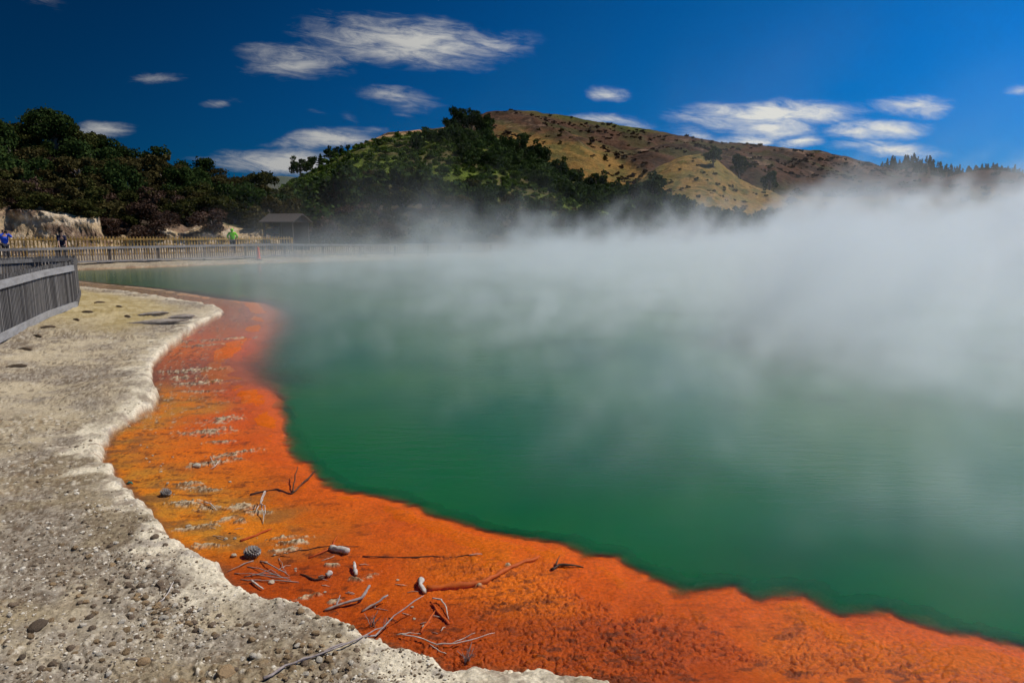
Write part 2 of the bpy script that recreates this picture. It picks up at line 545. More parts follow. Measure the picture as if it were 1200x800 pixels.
    lip = lip * (0.45 + 0.55 * ss(0.36, 0.52, fbm(x * 1.4 + 9, y * 1.4, 4, 89, 0.6) + 0.14 * ss(6.0, 4.6, y)))
    lipc = mixc(lipc, (0.30, 0.235, 0.17), 0.8 * ss(0.74, 0.9, 1 - np.abs(2 * fbm(x * 5, y * 5, 4, 88, 0.6) - 1)) * ss(0.45, 0.6, g2))
    cb = mixc(cb, lipc, lip)
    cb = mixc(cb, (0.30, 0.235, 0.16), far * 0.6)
    # shelf
    a_ = -dq
    band = fbm(x * 0.55 + 0.3 * y, y * 1.5, 4, 91)
    orange = np.broadcast_to(np.array((0.60, 0.108, 0.002)), sh3)
    cs = mixc(orange, (0.66, 0.165, 0.003), 0.8 * ss(0.42, 0.66, fbm(x * 1.2, y * 1.2, 4, 93)) * ss(0, 0.6, dw))
    cs = mixc(cs, (0.34, 0.055, 0.003), ss(1.5, 0.35, a_ + 1.6 * (band - 0.5)) * ss(6.8, 5.6, y) * 0.9)
    ochre = ss(1.15, 0.25, a_ + 1.2 * (band - 0.5)) * ss(4.6, 5.4, y - 0.2 * x) * ss(11, 9.6, y)
    cs = mixc(cs, mixc(np.broadcast_to(np.array((0.50, 0.215, 0.022)), sh3), (0.62, 0.2, 0.008), ss(0.4, 0.6, g2)), ochre)
    cs = mixc(cs, (0.20, 0.095, 0.03), 0.75 * ochre * ss(0.52, 0.66, fbm(x * 3.2, y * 7, 5, 107, 0.66)))
    cs = mixc(cs, (0.30, 0.10, 0.045), 0.75 * ss(9.2, 10.2, y) * ss(12.2, 11, y + 1.5 * (band - .5)))
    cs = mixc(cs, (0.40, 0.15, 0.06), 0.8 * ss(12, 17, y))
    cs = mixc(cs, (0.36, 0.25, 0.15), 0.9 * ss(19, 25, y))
    # dark streaks, then shade painted into the gaps between the lumps
    dk = ss(0.56, 0.68, fbm(x * 9, y * 25, 5, 95, 0.66)) * ss(0.36, 0.56, fbm(x * 1.5, y * 2, 3, 97) + 0.10 * ss(1.4, 0.6, a_) * ss(7.5, 6.5, y))
    cs = mixc(cs, (0.09, 0.024, 0.007), 0.7 * dk * (1 - 0.6 * rim))
    cs = mixc(cs, (0.13, 0.028, 0.006), np.maximum((1 - ss(0.0, 0.14, L2 - L1)) * (lid > 0.3), (1 - ss(0.0, 0.2, M2 - M1)) * 0.5 * (mid_ > 0.5)) * cobm * 0.85)
    cs = mixc(cs, (0.16, 0.07, 0.03), ss(0.10, 0.0, a_) * 0.8)
    crc = mixc(np.broadcast_to(np.array((0.50, 0.40, 0.27)), sh3), (0.15, 0.085, 0.04), ss(0.45, 0.60, fbm(x * 16, y * 60, 5, 101, 0.7)))
    sp = ss(0.655, 0.71, fbm(x * 15, y * 24, 4, 103, 0.6)) * ss(7, 8, y) * ss(1.5, .4, a_)
    cs = mixc(cs, crc, np.maximum(crust, 0.8 * sp))
    cs = mixc(cs, (0.30, 0.09, 0.008), ss(0.1, 0.6, drop) * 0.8)
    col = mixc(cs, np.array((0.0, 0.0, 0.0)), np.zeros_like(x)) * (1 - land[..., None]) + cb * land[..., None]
    ro = 0.95 * land + (1 - land) * (0.55 + 0.4 * crust)
    return z, col, ro, dq, dw


# ------------------------------------------------------------------ ground sheet: finer towards the camera, out to the horizon
az = list(np.radians(np.concatenate([np.arange(-180, -46.5, 3.0), np.linspace(-46, 46, 1060), np.arange(49, 180, 3.0)])))
rr = [0.25, 0.6, 1.0, 1.4]
d = 1.7
while d < 74:
    rr.append(d)
    d += min(max(0.00056 * d * d, 0.0042), 0.35)
rr += list(np.geomspace(78, 6000, 40))
az = np.array(az)
rr = np.array(rr)
na, nr = len(az), len(rr)
AZ, RR = np.meshgrid(az, rr)
GX = (RR * np.sin(AZ)).ravel()
GY = (RR * np.cos(AZ)).ravel()
gz, gcol, gro, gdq, gdw = terrain(GX, GY)
I = np.arange(na * nr).reshape(nr, na)
I2 = np.concatenate([I, I[:, :1]], axis=1)
F = np.stack([I2[:-1, :-1], I2[:-1, 1:], I2[1:, 1:], I2[1:, :-1]], -1).reshape(-1, 4)

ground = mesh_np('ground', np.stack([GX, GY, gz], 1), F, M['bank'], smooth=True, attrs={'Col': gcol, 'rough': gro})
tag(ground, 'pale cracked sinter bank and orange mineral shelf running round the hot pool', 'ground', kind='structure')

# ------------------------------------------------------------------ water
wm = D.materials.new('pool_water')
nt = nodes(wm)
L = nt.links.new
wa = N(nt, 'ShaderNodeAttribute', attribute_name='opac')
tc = N(nt, 'ShaderNodeTexCoord')
mp = N(nt, 'ShaderNodeMapping')
mp.inputs['Scale'].default_value = (0.5, 1.6, 1)
mp.inputs['Rotation'].default_value = (0, 0, rad(12))
L(tc.outputs['Object'], mp.inputs['Vector'])
wn = N(nt, 'ShaderNodeTexNoise', inp={'Scale': 5.0, 'Detail': 5, 'Roughness': 0.6})
L(mp.outputs[0], wn.inputs['Vector'])
bp = N(nt, 'ShaderNodeBump', inp={'Strength': 0.22, 'Distance': 0.02})
L(wn.outputs['Fac'], bp.inputs['Height'])
wn2 = N(nt, 'ShaderNodeTexNoise', inp={'Scale': 0.22, 'Detail': 4, 'Roughness': 0.55})
L(tc.outputs['Object'], wn2.inputs['Vector'])
wcol = ramp(nt, wn2.outputs['Fac'], [(0.35, (0.013, 0.112, 0.022)), (0.65, (0.002, 0.088, 0.036))])
df = N(nt, 'ShaderNodeBsdfDiffuse')
L(wcol, df.inputs['Color'])
tr = N(nt, 'ShaderNodeBsdfTransparent')
m1 = N(nt, 'ShaderNodeMixShader')
L(wa.outputs['Fac'], m1.inputs[0])
L(tr.outputs[0], m1.inputs[1])
L(df.outputs[0], m1.inputs[2])
gl = N(nt, 'ShaderNodeBsdfGlossy', inp={'Roughness': 0.12})
L(bp.outputs[0], gl.inputs['Normal'])
fr = N(nt, 'ShaderNodeFresnel', inp={'IOR': 1.33})
L(bp.outputs[0], fr.inputs['Normal'])
m2 = N(nt, 'ShaderNodeMixShader')
L(fr.outputs[0], m2.inputs[0])
L(m1.outputs[0], m2.inputs[1])
L(gl.outputs[0], m2.inputs[2])
out_surface(nt, m2.outputs[0])
wfar = ss(7.0, 10.5, GY)
wopac = (1 - np.exp(-np.clip(-gz - 0.018, 0, None) / (0.018 + 0.15 * wfar))) * ss(0.22, 0.08, gdw)
fm = ((gdq[F] < 0.10).any(1)) & (np.hypot(GX, GY)[F] < 110).all(1) & (gz[F].min(1) < 0.02)
Fw = F[fm]
used, inv = np.unique(Fw, return_inverse=True)
Vw = np.stack([GX[used], GY[used], np.zeros(len(used))], 1)
water = mesh_np('water', Vw, inv.reshape(-1, 4), wm, smooth=True, attrs={'opac': wopac[used]})
tag(water, 'green hot spring water with steam rising from it', 'water', kind='structure')


def gheight(x, y):
    z = terrain(np.array([x], float), np.array([y], float))[0]
    return float(z[0])


def gpt(px, py):
    """point on the ground surface seen at a photo pixel"""
    z = 0.05
    for _ in range(3):
        x, y = at(px, py, z)
        z = gheight(x, y)
    return Vector((x, y, z))


# ------------------------------------------------------------------ sun and sky
SUN_EL, SUN_AZ = rad(54), rad(72)
sdir = Vector((math.cos(SUN_EL) * math.sin(SUN_AZ), math.cos(SUN_EL) * math.cos(SUN_AZ), math.sin(SUN_EL)))
sl = D.lights.new('sun', 'SUN')
sl.energy = 4.2
sl.angle = rad(0.53)
sl.color = (1.0, 0.955, 0.885)
so = D.objects.new('sun', sl)
C.objects.link(so)
so.rotation_euler = sdir.to_track_quat('Z', 'Y').to_euler()
so.location = (30, 10, 60)

world = D.worlds.new('World')
scene.world = world
world.use_nodes = True
nt = world.node_tree
nt.nodes.clear()
L = nt.links.new
sky = N(nt, 'ShaderNodeTexSky', sky_type='NISHITA', sun_disc=False)
sky.sun_elevation = SUN_EL
sky.sun_rotation = SUN_AZ
sky.altitude = 600
sky.air_density = 1.0
sky.dust_density = 0.4
sky.ozone_density = 3.0


class X:
    """tiny arithmetic on sockets"""
    tree = None
    kind = 'Shader'

    def __init__(self, s):
        self.s = s

    @classmethod
    def op(cls, o, *a):
        n = cls.tree.nodes.new('ShaderNodeMath')
        n.operation = o
        for i, v in enumerate(a):
            if isinstance(v, X):
                cls.tree.links.new(v.s, n.inputs[i])
            else:
                n.inputs[i].default_value = v
        return X(n.outputs[0])

    def __add__(s, o): return X.op('ADD', s, o)
    __radd__ = __add__
    def __sub__(s, o): return X.op('SUBTRACT', s, o)
    def __rsub__(s, o): return X.op('SUBTRACT', o, s)
    def __mul__(s, o): return X.op('MULTIPLY', s, o)
    __rmul__ = __mul__
    def __truediv__(s, o): return X.op('DIVIDE', s, o)
    def __pow__(s, o): return X.op('POWER', s, o)
    def max(s, o): return X.op('MAXIMUM', s, o)
    def min(s, o): return X.op('MINIMUM', s, o)
    def exp(s): return X.op('EXPONENT', s)
    def sqrt(s): return X.op('SQRT', s)

    def step(s, a, b, lo=0.0, hi=1.0):
        n = X.tree.nodes.new('ShaderNodeMapRange')
        n.interpolation_type = 'SMOOTHSTEP'
        X.tree.links.new(s.s, n.inputs[0])
        for i, v in zip((1, 2, 3, 4), (a, b, lo, hi)):
            n.inputs[i].default_value = v
        return X(n.outputs[0])


def xyz(a, b, c):
    n = X.tree.nodes.new('ShaderNodeCombineXYZ')
    for i, v in enumerate((a, b, c)):
        if isinstance(v, X):
            X.tree.links.new(v.s, n.inputs[i])
        else:
            n.inputs[i].default_value = v
    return n.outputs[0]


def noise3(vec, scale, detail=4, rough=0.55, dist=0.0):
    n = X.tree.nodes.new('ShaderNodeTexNoise')
    X.tree.links.new(vec, n.inputs['Vector'])
    n.inputs['Scale'].default_value = scale
    n.inputs['Detail'].default_value = detail
    n.inputs['Roughness'].default_value = rough
    n.inputs['Distortion'].default_value = dist
    return X(n.outputs[0])


X.tree = nt
tcw = N(nt, 'ShaderNodeTexCoord')
sep = N(nt, 'ShaderNodeSeparateXYZ')
L(tcw.outputs['Generated'], sep.inputs[0])
dx, dy, dz = (X(sep.outputs[i]) for i in range(3))
front = dy.step(0.02, 0.1)
yy = dy.max(0.05)
U = dx / yy                       # where a direction meets a far vertical plane to the north
Wv = dz / yy

# clouds high over the northern horizon: photo pixel, half size, tilt, strength
CL = [(478, 50, 118, 24, 4, .85), (430, 40, 70, 16, 12, .5), (565, 52, 70, 12, -4, .5), (540, 68, 50, 14, 6, .4), (343, 72, 62, 17, 3, .75), (460, 114, 52, 9, 6, .6), (478, 123, 24, 13, 0, .4), (186, 90, 34, 6, -3, .5),
      (259, 122, 24, 5, 0, .42), (122, 151, 42, 8, 1, .75), (385, 163, 62, 10, -5, .95), (345, 168, 50, 5, -2, .5), (330, 190, 80, 13, 1, 1.05), (280, 187, 62, 5, 2, .5), (712, 110, 25, 8, 3, .7),
      (900, 134, 104, 14, -1, 1.0), (905, 148, 55, 13, 6, .9), (878, 163, 40, 9, -2, .9), (938, 166, 28, 7, 0, .75), (1022, 154, 62, 10, -1, .95), (1072, 124, 46, 12, 3, .85),
      (1050, 176, 62, 9, 6, .8), (1010, 170, 45, 7, 0, .55), (715, 144, 55, 7, 5, .7), (815, 158, 40, 8, 8, .5), (408, 136, 16, 7, 35, .25), (40, 2, 34, 8, 5, .3),
      (1196, 104, 22, 6, -5, .4), (372, 132, 14, 4, 15, .2), (625, 48, 22, 4, -5, .2)]
warp = noise3(xyz(U * 5, Wv * 9, 3.1), 2.0, 4, 0.6)
warp2 = noise3(xyz(U * 5 + 7.7, Wv * 9, 5.1), 2.0, 4, 0.6)
Uw = U + (warp - 0.5) * 0.055
Ww = Wv + (warp2 - 0.5) * 0.028
total = None
UW = xyz(Uw, Ww, 0.0)
for cx, cyy, hw, hh, rot, st in CL:
    u0, w0 = ray(cx, cyy)
    mpn = N(nt, 'ShaderNodeMapping', vector_type='TEXTURE')
    L(UW, mpn.inputs['Vector'])
    mpn.inputs['Location'].default_value = (u0, w0, 0)
    mpn.inputs['Rotation'].default_value = (0, 0, rad(-rot))
    mpn.inputs['Scale'].default_value = (hw / 800 * 1.3, hh / 800 * 1.5, 1)
    gr = N(nt, 'ShaderNodeTexGradient', gradient_type='SPHERICAL')
    L(mpn.outputs[0], gr.inputs['Vector'])
    msk = X(gr.outputs['Fac']) * st
    total = msk if total is None else total.max(msk)
fib = noise3(xyz(U * 9, (Wv + U * 0.10) * 40, 0.0), 1.6, 8, 0.68, 0.6)
fib2 = noise3(xyz(U * 30, Wv * 60, 2.0), 1.5, 4, 0.6)
dens = total * 1.8 + (fib - 0.5) * 3.4 * (0.3 + total) + (fib2 - 0.5) * 0.7 * (total + 0.1) - 0.16
cl = dens.step(-0.02, 1.65) * total.step(0.0, 0.12) * front
cl = cl.min(0.93)

# sky: deep polarised blue, darkest to the left (away from the sun's side), paler towards the right horizon
grad = (U * 0.95 - Wv * 0.9).step(-1.0, 1.0, 0.155, 0.97)
tint = N(nt, 'ShaderNodeMix', data_type='RGBA', blend_type='MULTIPLY', inp={0: 1.0})
L(sky.outputs[0], tint.inputs[6])
hz = N(nt, 'ShaderNodeMix', data_type='RGBA')
L(Wv.step(-0.02, 0.34).s, hz.inputs[0])
hz.inputs[6].default_value = (0.015, 0.36, 0.86, 1)
hz.inputs[7].default_value = (0.012, 0.52, 1.08, 1)
L(hz.outputs[2], tint.inputs[7])
g2 = N(nt, 'ShaderNodeMix', data_type='RGBA', blend_type='MULTIPLY', inp={0: 1.0})
L(tint.outputs[2], g2.inputs[6])
L(grad.s, g2.inputs[7])
cc = N(nt, 'ShaderNodeMix', data_type='RGBA')
CLOUD_MIX = cc
L(cl.s, cc.inputs[0])
L(g2.outputs[2], cc.inputs[6])
ccol = N(nt, 'ShaderNodeMix', data_type='RGBA')
L(U.step(-0.4, 0.3).s, ccol.inputs[0])
ccol.inputs[6].default_value = (4.3, 4.3, 4.2, 1)
ccol.inputs[7].default_value = (7.6, 7.5, 6.9, 1)
L(ccol.outputs[2], cc.inputs[7])
bg = N(nt, 'ShaderNodeBackground', inp={'Strength': 0.1})
L(cc.outputs[2], bg.inputs['Color'])
wo = N(nt, 'ShaderNodeOutputWorld')
L(bg.outputs[0], wo.inputs['Surface'])

# ------------------------------------------------------------------ steam: one volume drifting over the pool
sm = D.materials.new('steam_vapour')
nt = nodes(sm)
pv = N(nt, 'ShaderNodeVolumePrincipled', inp={'Color': (0.94, 0.975, 1.0, 1), 'Density': 1.0, 'Anisotropy': 0.25})
om = N(nt, 'ShaderNodeOutputMaterial')
nt.links.new(pv.outputs[0], om.inputs['Volume'])


def steam_cloud(label, lo, hi, voxel, blend):
    """a fog grid: a carpet on the warm water and slanting curtains and puffs that rise from it"""
    ng = D.node_groups.new('steam_field', 'GeometryNodeTree')
    ng.interface.new_socket('Geometry', in_out='INPUT', socket_type='NodeSocketGeometry')
    ng.interface.new_socket('Geometry', in_out='OUTPUT', socket_type='NodeSocketGeometry')
    X.tree = ng
    L = ng.links.new
    go = ng.nodes.new('NodeGroupOutput')
    ng.nodes.new('NodeGroupInput')
    pos = ng.nodes.new('GeometryNodeInputPosition')
    sp3 = ng.nodes.new('ShaderNodeSeparateXYZ')
    L(pos.outputs[0], sp3.inputs[0])
    x, y, z = (X(sp3.outputs[i]) for i in range(3))
    # over the pool only: distance from the near shore and from the left shore
    s_near = x * 0.66 + y * 0.75 - 4.4
    s_left = x * 0.9 + y * 0.437 - 0.63
    edge = s_near.step(-1.8, 2.4) * s_left.step(-3.0, 3.5) * (y - x * 0.35 - 51.0).step(9.0, -4.0)
    right = (x * 1.25 + y * 0.22 - 4.6).step(-6.0, 20.0)
    wv = noise3(xyz(x * 0.30, y * 0.30, z * 0.3), 1.0, 2, 0.5)
    wv2 = noise3(xyz(x * 0.30 + 9, y * 0.30, z * 0.3 + 5), 1.0, 2, 0.5)
    xs = x - z * 0.55 + (wv - 0.5) * 3.2
    ys = y + z * 0.2 + (wv2 - 0.5) * 3.2
    n1 = noise3(xyz(xs * 0.24, ys * 0.22, z * 0.16), 1.0, 2, 0.5, 0.2)
    n2 = noise3(xyz(xs * 0.80 + 40, ys * 0.62, z * 0.42), 1.0, 5, 0.62, 0.5)
    n3 = noise3(xyz(x * 0.09 + 11, y * 0.08, 2.0), 1.0, 2, 0.5)
    n4 = noise3(xyz(xs * 2.3 + 17, ys * 1.2, z * 0.55), 1.0, 4, 0.6, 0.4)
    swirl = ((n1 - 0.5) * 7.0 + (n2 - 0.5) * 10.0 + (n4 - 0.5) * 6.5).exp()      # log-normal: clear gaps and dense knots
    swirl = swirl.min(6.0)
    hc = right * 0.20 + 0.42
    carpet = (z * (-1.0) / hc).exp() * (right * 0.36 + 0.075) * (swirl * 0.55 + 0.35)
    far = y.step(12, 40)
    rh = x.step(3.0, 34.0)
    hq = rh * (far * 0.62 + 0.4) + 0.90
    pm = (n3 * 0.25 + n1 * 0.45 + n2 * 0.30).step(0.415, 0.64)
    hq = hq * (pm * pm * 3.0 + 0.40)
    zq = z / hq
    curt = (zq * zq * zq * zq * (-1.0)).exp() * (right * (0.085 - far * 0.015) + 0.036 - far * 0.017) * swirl * s_left.step(1.0, 8.0, 0.12, 1.0)
    zt = z * (1 / 5.5)
    veil = (zt * zt * (-1.0)).exp() * far * ((n1 * 0.35 + n2 * 0.45 + n4 * 0.20).step(0.535, 0.64)) * (rh * 0.055 + 0.016) * s_left.step(4.0, 13.0)
    zn = z * (1 / 1.5)
    streak = (zn * zn * (-1.0)).exp() * (1.0 - far) * (n2 * 0.55 + n4 * 0.45).step(0.47, 0.66) * ((x - y * 0.25 + 1.2).step(-1.0, 4.5) * 0.16 + 0.025) * s_left.step(0.5, 5.0)
    dens = edge * (carpet + curt + veil + streak) * z.step(-0.05, 0.10) * blend(y)
    vc = ng.nodes.new('GeometryNodeVolumeCube')
    L(dens.s, vc.inputs['Density'])
    vc.inputs['Min'].default_value = lo
    vc.inputs['Max'].default_value = hi
    for a_, l_, h_ in zip('XYZ', lo, hi):
        vc.inputs['Resolution ' + a_].default_value = max(8, int((h_ - l_) / voxel))
    stm = ng.nodes.new('GeometryNodeSetMaterial')
    stm.inputs['Material'].default_value = sm
    L(vc.outputs[0], stm.inputs['Geometry'])
    L(stm.outputs[0], go.inputs[0])
    sme = D.meshes.new('steam')
    sme.materials.append(sm)
    o = D.objects.new('steam', sme)
    C.objects.link(o)
    md = o.modifiers.new('steam_field', 'NODES')
    md.node_group = ng
    tag(o, label, 'steam', kind='stuff')


steam_cloud('thin white wisps of steam over the near green water', (-10, 2.0, -0.2), (26, 22, 5.0), 0.2, lambda y: y.step(21.5, 16.5))
steam_cloud('thick bank of white steam over the far half of the pool', (-24, 16, -0.3), (64, 86, 15), 0.5, lambda y: y.step(16.5, 21.5))

# ------------------------------------------------------------------ hills behind the pool
class Hill:
    """a ridge given by its skyline, its distance and the distance of its foot"""

    def __init__(self, name, sky_pts, Y1, Y0, base, p, amp, nscale, colfn, mat, label, px0, px1, ncol, nrow, cliff=None, seed=0):
        self.sx = np.array([q[0] for q in sky_pts], float)
        self.sy = np.array([q[1] for q in sky_pts], float)
        self.Y1, self.Y0, self.base, self.p, self.amp, self.ns, self.cliff, self.seed = Y1, Y0, base, p, amp, nscale, cliff, seed
        px = np.linspace(px0, px1, ncol)
        t = np.concatenate([1.12 * np.linspace(0, 1, nrow) ** (1.0 if cliff is None else 1.7), np.linspace(1.2, 2.2, 6)])
        PX, T = np.meshgrid(px, t)
        x, y, z, ex = self.point(PX.ravel(), T.ravel())
        col = colfn(PX.ravel(), T.ravel(), x, y, z, ex)
        I = np.arange(PX.size).reshape(PX.shape)
        F = np.stack([I[:-1, :-1], I[:-1, 1:], I[1:, 1:], I[1:, :-1]], -1).reshape(-1, 4)
        o = mesh_np(name, np.stack([x, y, z], 1), F, mat, smooth=True, attrs={'Col': col})
        tag(o, label, 'hill', kind='structure')
        self.obj = o

    def point(self, px, t):
        px = np.asarray(px, float)
        t = np.asarray(t, float)
        sy = np.interp(px, self.sx, self.sy)
        v = (400 - sy) / 800
        f = cp + v * sp
        u = (px - 600) / 800 / f
        w = (-sp + v * cp) / f
        Y0 = self.Y0(px) if callable(self.Y0) else self.Y0
        Y1 = self.Y1(px) if callable(self.Y1) else self.Y1
        Y = Y0 + t * (Y1 - Y0)
        Zr = CAM_Z + w * Y1
        x = u * Y
        pr = np.where(t < 1, np.clip(t, 0, 1) ** self.p, 1 - 0.7 * (t - 1))
        z = self.base + (Zr - self.base) * pr
        n = fbm(x / self.ns, Y / self.ns, 5, 200 + self.seed, 0.52) - 0.5
        rid = 1 - np.abs(2 * fbm(x / self.ns * 0.8 + 3, Y / self.ns * 0.35, 4, 230 + self.seed) - 1)
        z = z + self.amp * (n * 1.2 + (rid - 0.75) * 0.8) * ss(0, 0.15, t) * (1 - 0.85 * ss(0.75, 1.0, t))
        z = z + self.amp * 0.10 * (fbm(x / self.ns * 9, Y / self.ns * 9, 3, 260) - 0.5)
        ex = np.zeros_like(x)
        if self.cliff is not None:
            ch = self.cliff(px)
            d_ = (Y - Y0) + (fbm(x * 0.22, Y * 0.1, 3, 274) - 0.5) * 2.6
            hh = ch * (0.8 + 0.45 * fbm(x * 0.5, Y * 0.2, 3, 278))
            z0_ = z
            z = np.maximum(z, self.base + hh * (0.75 * ss(0.3, 1.7, d_) + 0.25 * ss(1.6, 3.4, d_)))
            ex = ss(4.4, 2.6, d_) * (ch > 0.3)
            jag = fbm(x * 0.9 + z * 0.5, z * 1.3 + Y * 0.2, 5, 282, 0.6) - 0.5
            ledge = fbm(x * 0.25, z * 2.6 + x * 0.12, 3, 286) - 0.5
            Y = Y + ex * (jag * 1.3 + ledge * 0.35) * ss(0.0, 0.5, z - self.base)
            z = z + ex * 0.35 * (fbm(x * 1.7, Y * 1.7, 4, 290) - 0.5) * ss(0.0, 0.5, z - self.base)
        return x, Y, z, ex


def col_far(px, t, x, y, z, ex):
    n = fbm(x / 30, y / 60, 4, 301)
    c = np.broadcast_to(np.array((0.075, 0.09, 0.07)), x.shape + (3,))
    return mixc(c, (0.11, 0.11, 0.09), ss(0.4, 0.6, n))


def image_y(x, y, z):
    """height in the view, used only to say which slope carries which plant cover"""
    w = (z - CAM_Z) / y
    return 265 - 800 * w


def col_brown(px, t, x, y, z, ex):
    n = fbm(x / 26, y / 40, 5, 311, 0.6)
    n2 = fbm(x / 8, y / 15, 5, 315, 0.68)
    c = np.broadcast_to(np.array((0.088, 0.046, 0.028)), x.shape + (3,))
    c = mixc(c, (0.045, 0.027, 0.018), ss(0.45, 0.58, n2))
    c = mixc(c, (0.24, 0.15, 0.10), ss(0.60, 0.70, n2) * ss(0.45, 0.6, n) * 0.8)
    iy = image_y(x, y, z)
    line = np.interp(px, [560, 600, 640, 700, 760, 820], [150, 158, 163, 175, 200, 230])
    gold = ss(-7, 7, iy - line + 26 * (n - 0.5)) * ss(565, 600, px)
    c = mixc(c, mixc(np.broadcast_to(np.array((0.23, 0.13, 0.038)), x.shape + (3,)), (0.13, 0.10, 0.03), ss(0.48, 0.62, n2)), gold)
    sk = np.interp(px, [q[0] for q in SKY_BROWN], [q[1] for q in SKY_BROWN])
    green = ss(15, 5, iy - sk + 22 * (n - 0.5)) * ss(580, 610, px) * ss(800, 740, px) * 0.9
    c = mixc(c, mixc(np.broadcast_to(np.array((0.095, 0.105, 0.022)), x.shape + (3,)), (0.05, 0.065, 0.015), ss(0.42, 0.6, n2)), green)
    g3 = ss(0.58, 0.68, fbm(x / 18, y / 18, 4, 321)) * 0.55
    c = mixc(c, (0.05, 0.055, 0.018), g3)
    bare = ss(0.90, 0.97, t + 0.1 * (n - .5)) * ss(560, 520, px)
    return mixc(c, (0.42, 0.24, 0.12), bare * ss(0.40, 0.55, n2))


def col_knoll(px, t, x, y, z, ex):
    n = fbm(x / 9, y / 18, 5, 331, 0.6)
    n2 = fbm(x / 2.5, y / 6, 4, 335, 0.6)
    c = np.broadcast_to(np.array((0.095, 0.125, 0.02)), x.shape + (3,))
    c = mixc(c, (0.045, 0.06, 0.012), ss(0.42, 0.62, n2))
    c = mixc(c, (0.10, 0.075, 0.035), ss(0.55, 0.68, n) * 0.7)
    c = mixc(c, (0.06, 0.045, 0.03), ss(0.35, 0.15, t))
    bare = ss(0.93, 1.0, t + 0.08 * (n2 - .5)) * ss(415, 440, px) * ss(535, 500, px)
    return mixc(c, (0.40, 0.24, 0.13), bare)


def col_gold(px, t, x, y, z, ex):
    n = fbm(x / 9, y / 14, 5, 341, 0.6)
    n2 = fbm(x / 2.6, y / 4, 4, 345, 0.6)
    c = np.broadcast_to(np.array((0.23, 0.14, 0.045)), x.shape + (3,))
    c = mixc(c, (0.16, 0.12, 0.036), ss(0.42, 0.58, n))
    return mixc(c, (0.07, 0.075, 0.02), ss(0.56, 0.68, n2) * 0.8)


def col_bluff(px, t, x, y, z, ex):
    n = fbm(x * 0.5, y * 0.5, 5, 351, 0.6)
    n2 = fbm(x * 1.6 + z * 0.6, z * 2.6, 5, 355, 0.62)
    rock = mixc(np.broadcast_to(np.array((0.46, 0.33, 0.19)), x.shape + (3,)), (0.58, 0.46, 0.32), ss(0.45, 0.6, n2))
    rock = mixc(rock, (0.20, 0.13, 0.085), ss(0.52, 0.66, fbm(x * 0.7, z * 0.9 + y * 0.3, 5, 359, 0.62)))
    earth = mixc(np.broadcast_to(np.array((0.07, 0.05, 0.035)), x.shape + (3,)), (0.04, 0.045, 0.018), ss(0.4, 0.6, n))
    return mixc(earth, rock, ex)


SKY_BROWN = [(380, 230), (420, 190), (440, 164), (455, 155), (480, 152), (520, 148), (550, 138), (570, 131), (600, 127), (630, 130), (660, 135), (700, 141), (750, 150), (800, 159), (850, 168),
             (900, 171), (930, 174), (960, 176), (985, 182), (1000, 186), (1040, 196), (1100, 206), (1200, 222), (1400, 240)]
SKY_KNOLL = [(290, 262), (315, 240), (330, 221), (345, 212), (360, 204), (380, 194), (400, 181), (415, 173), (430, 165), (455, 157), (490, 154), (520, 154), (545, 153), (565, 153), (582, 160), (600, 172), (625, 186),
             (650, 204), (680, 220), (720, 232), (770, 243), (830, 250), (900, 268), (960, 280)]
SKY_GOLD = [(690, 262), (720, 236), (745, 215), (770, 195), (800, 183), (820, 180), (838, 185), (850, 196), (870, 212), (890, 222), (915, 228), (940, 240), (980, 258)]
SKY_RIGHT = [(800, 262), (850, 236), (900, 222), (950, 216), (1000, 212), (1050, 208), (1075, 206), (1100, 211), (1130, 203), (1160, 200), (1200, 204), (1260, 208), (1400, 225)]
SKY_PINE = [(960, 215), (1000, 205), (1030, 196), (1050, 191), (1065, 189), (1085, 191), (1105, 199), (1130, 203), (1160, 201), (1200, 207), (1300, 212), (1450, 225)]
SKY_FAR = [(180, 240), (260, 222), (310, 208), (330, 206), (350, 208), (420, 222)]
SKY_BLUFF = [(-420, 158), (-250, 160), (-60, 166), (0, 168), (40, 168), (90, 172), (120, 184), (150, 197), (190, 207), (230, 215), (270, 222), (305, 228), (325, 240), (345, 256), (360, 266)]

far_hill = Hill('far_hill', SKY_FAR, 1500, 900, 0, 1.0, 8, 60, col_far, M['hill'], 'small distant grey green hill in the gap', 180, 420, 60, 20)
pine_ridge = Hill('pine_ridge', SKY_PINE, 640, 380, 0, 1.0, 5, 50, col_brown, M['hill'], 'far ridge under the dark pines', 960, 1450, 160, 40, seed=3)
brown_hill = Hill('brown_hill', SKY_BROWN, 430, 150, 0, 1.15, 13, 42, col_brown, M['hill'], 'long red brown and golden scrub hill', 380, 1400, 420, 190, seed=5)
right_hill = Hill('scrub_slope', SKY_RIGHT, 290, 100, 0, 1.1, 6, 30, col_brown, M['hill'], 'brown scrub slope behind the steam', 800, 1400, 240, 100, seed=9)
gold_hill = Hill('golden_mound', SKY_GOLD, 235, 110, 0, 1.1, 4.5, 18, col_gold, M['hill'], 'round golden grassy mound below the brown hill', 690, 980, 180, 90, seed=12)
knoll = Hill('green_knoll', SKY_KNOLL, lambda p: 150 + 40 * ss(300, 480, p), lambda p: np.interp(p, [290, 400, 560, 960], [56, 62, 68, 78]), 0.3, 1.05, 4.5, 24, col_knoll, M['hill'],
             'steep green bush covered knoll beyond the pool', 290, 960, 420, 170, seed=15)
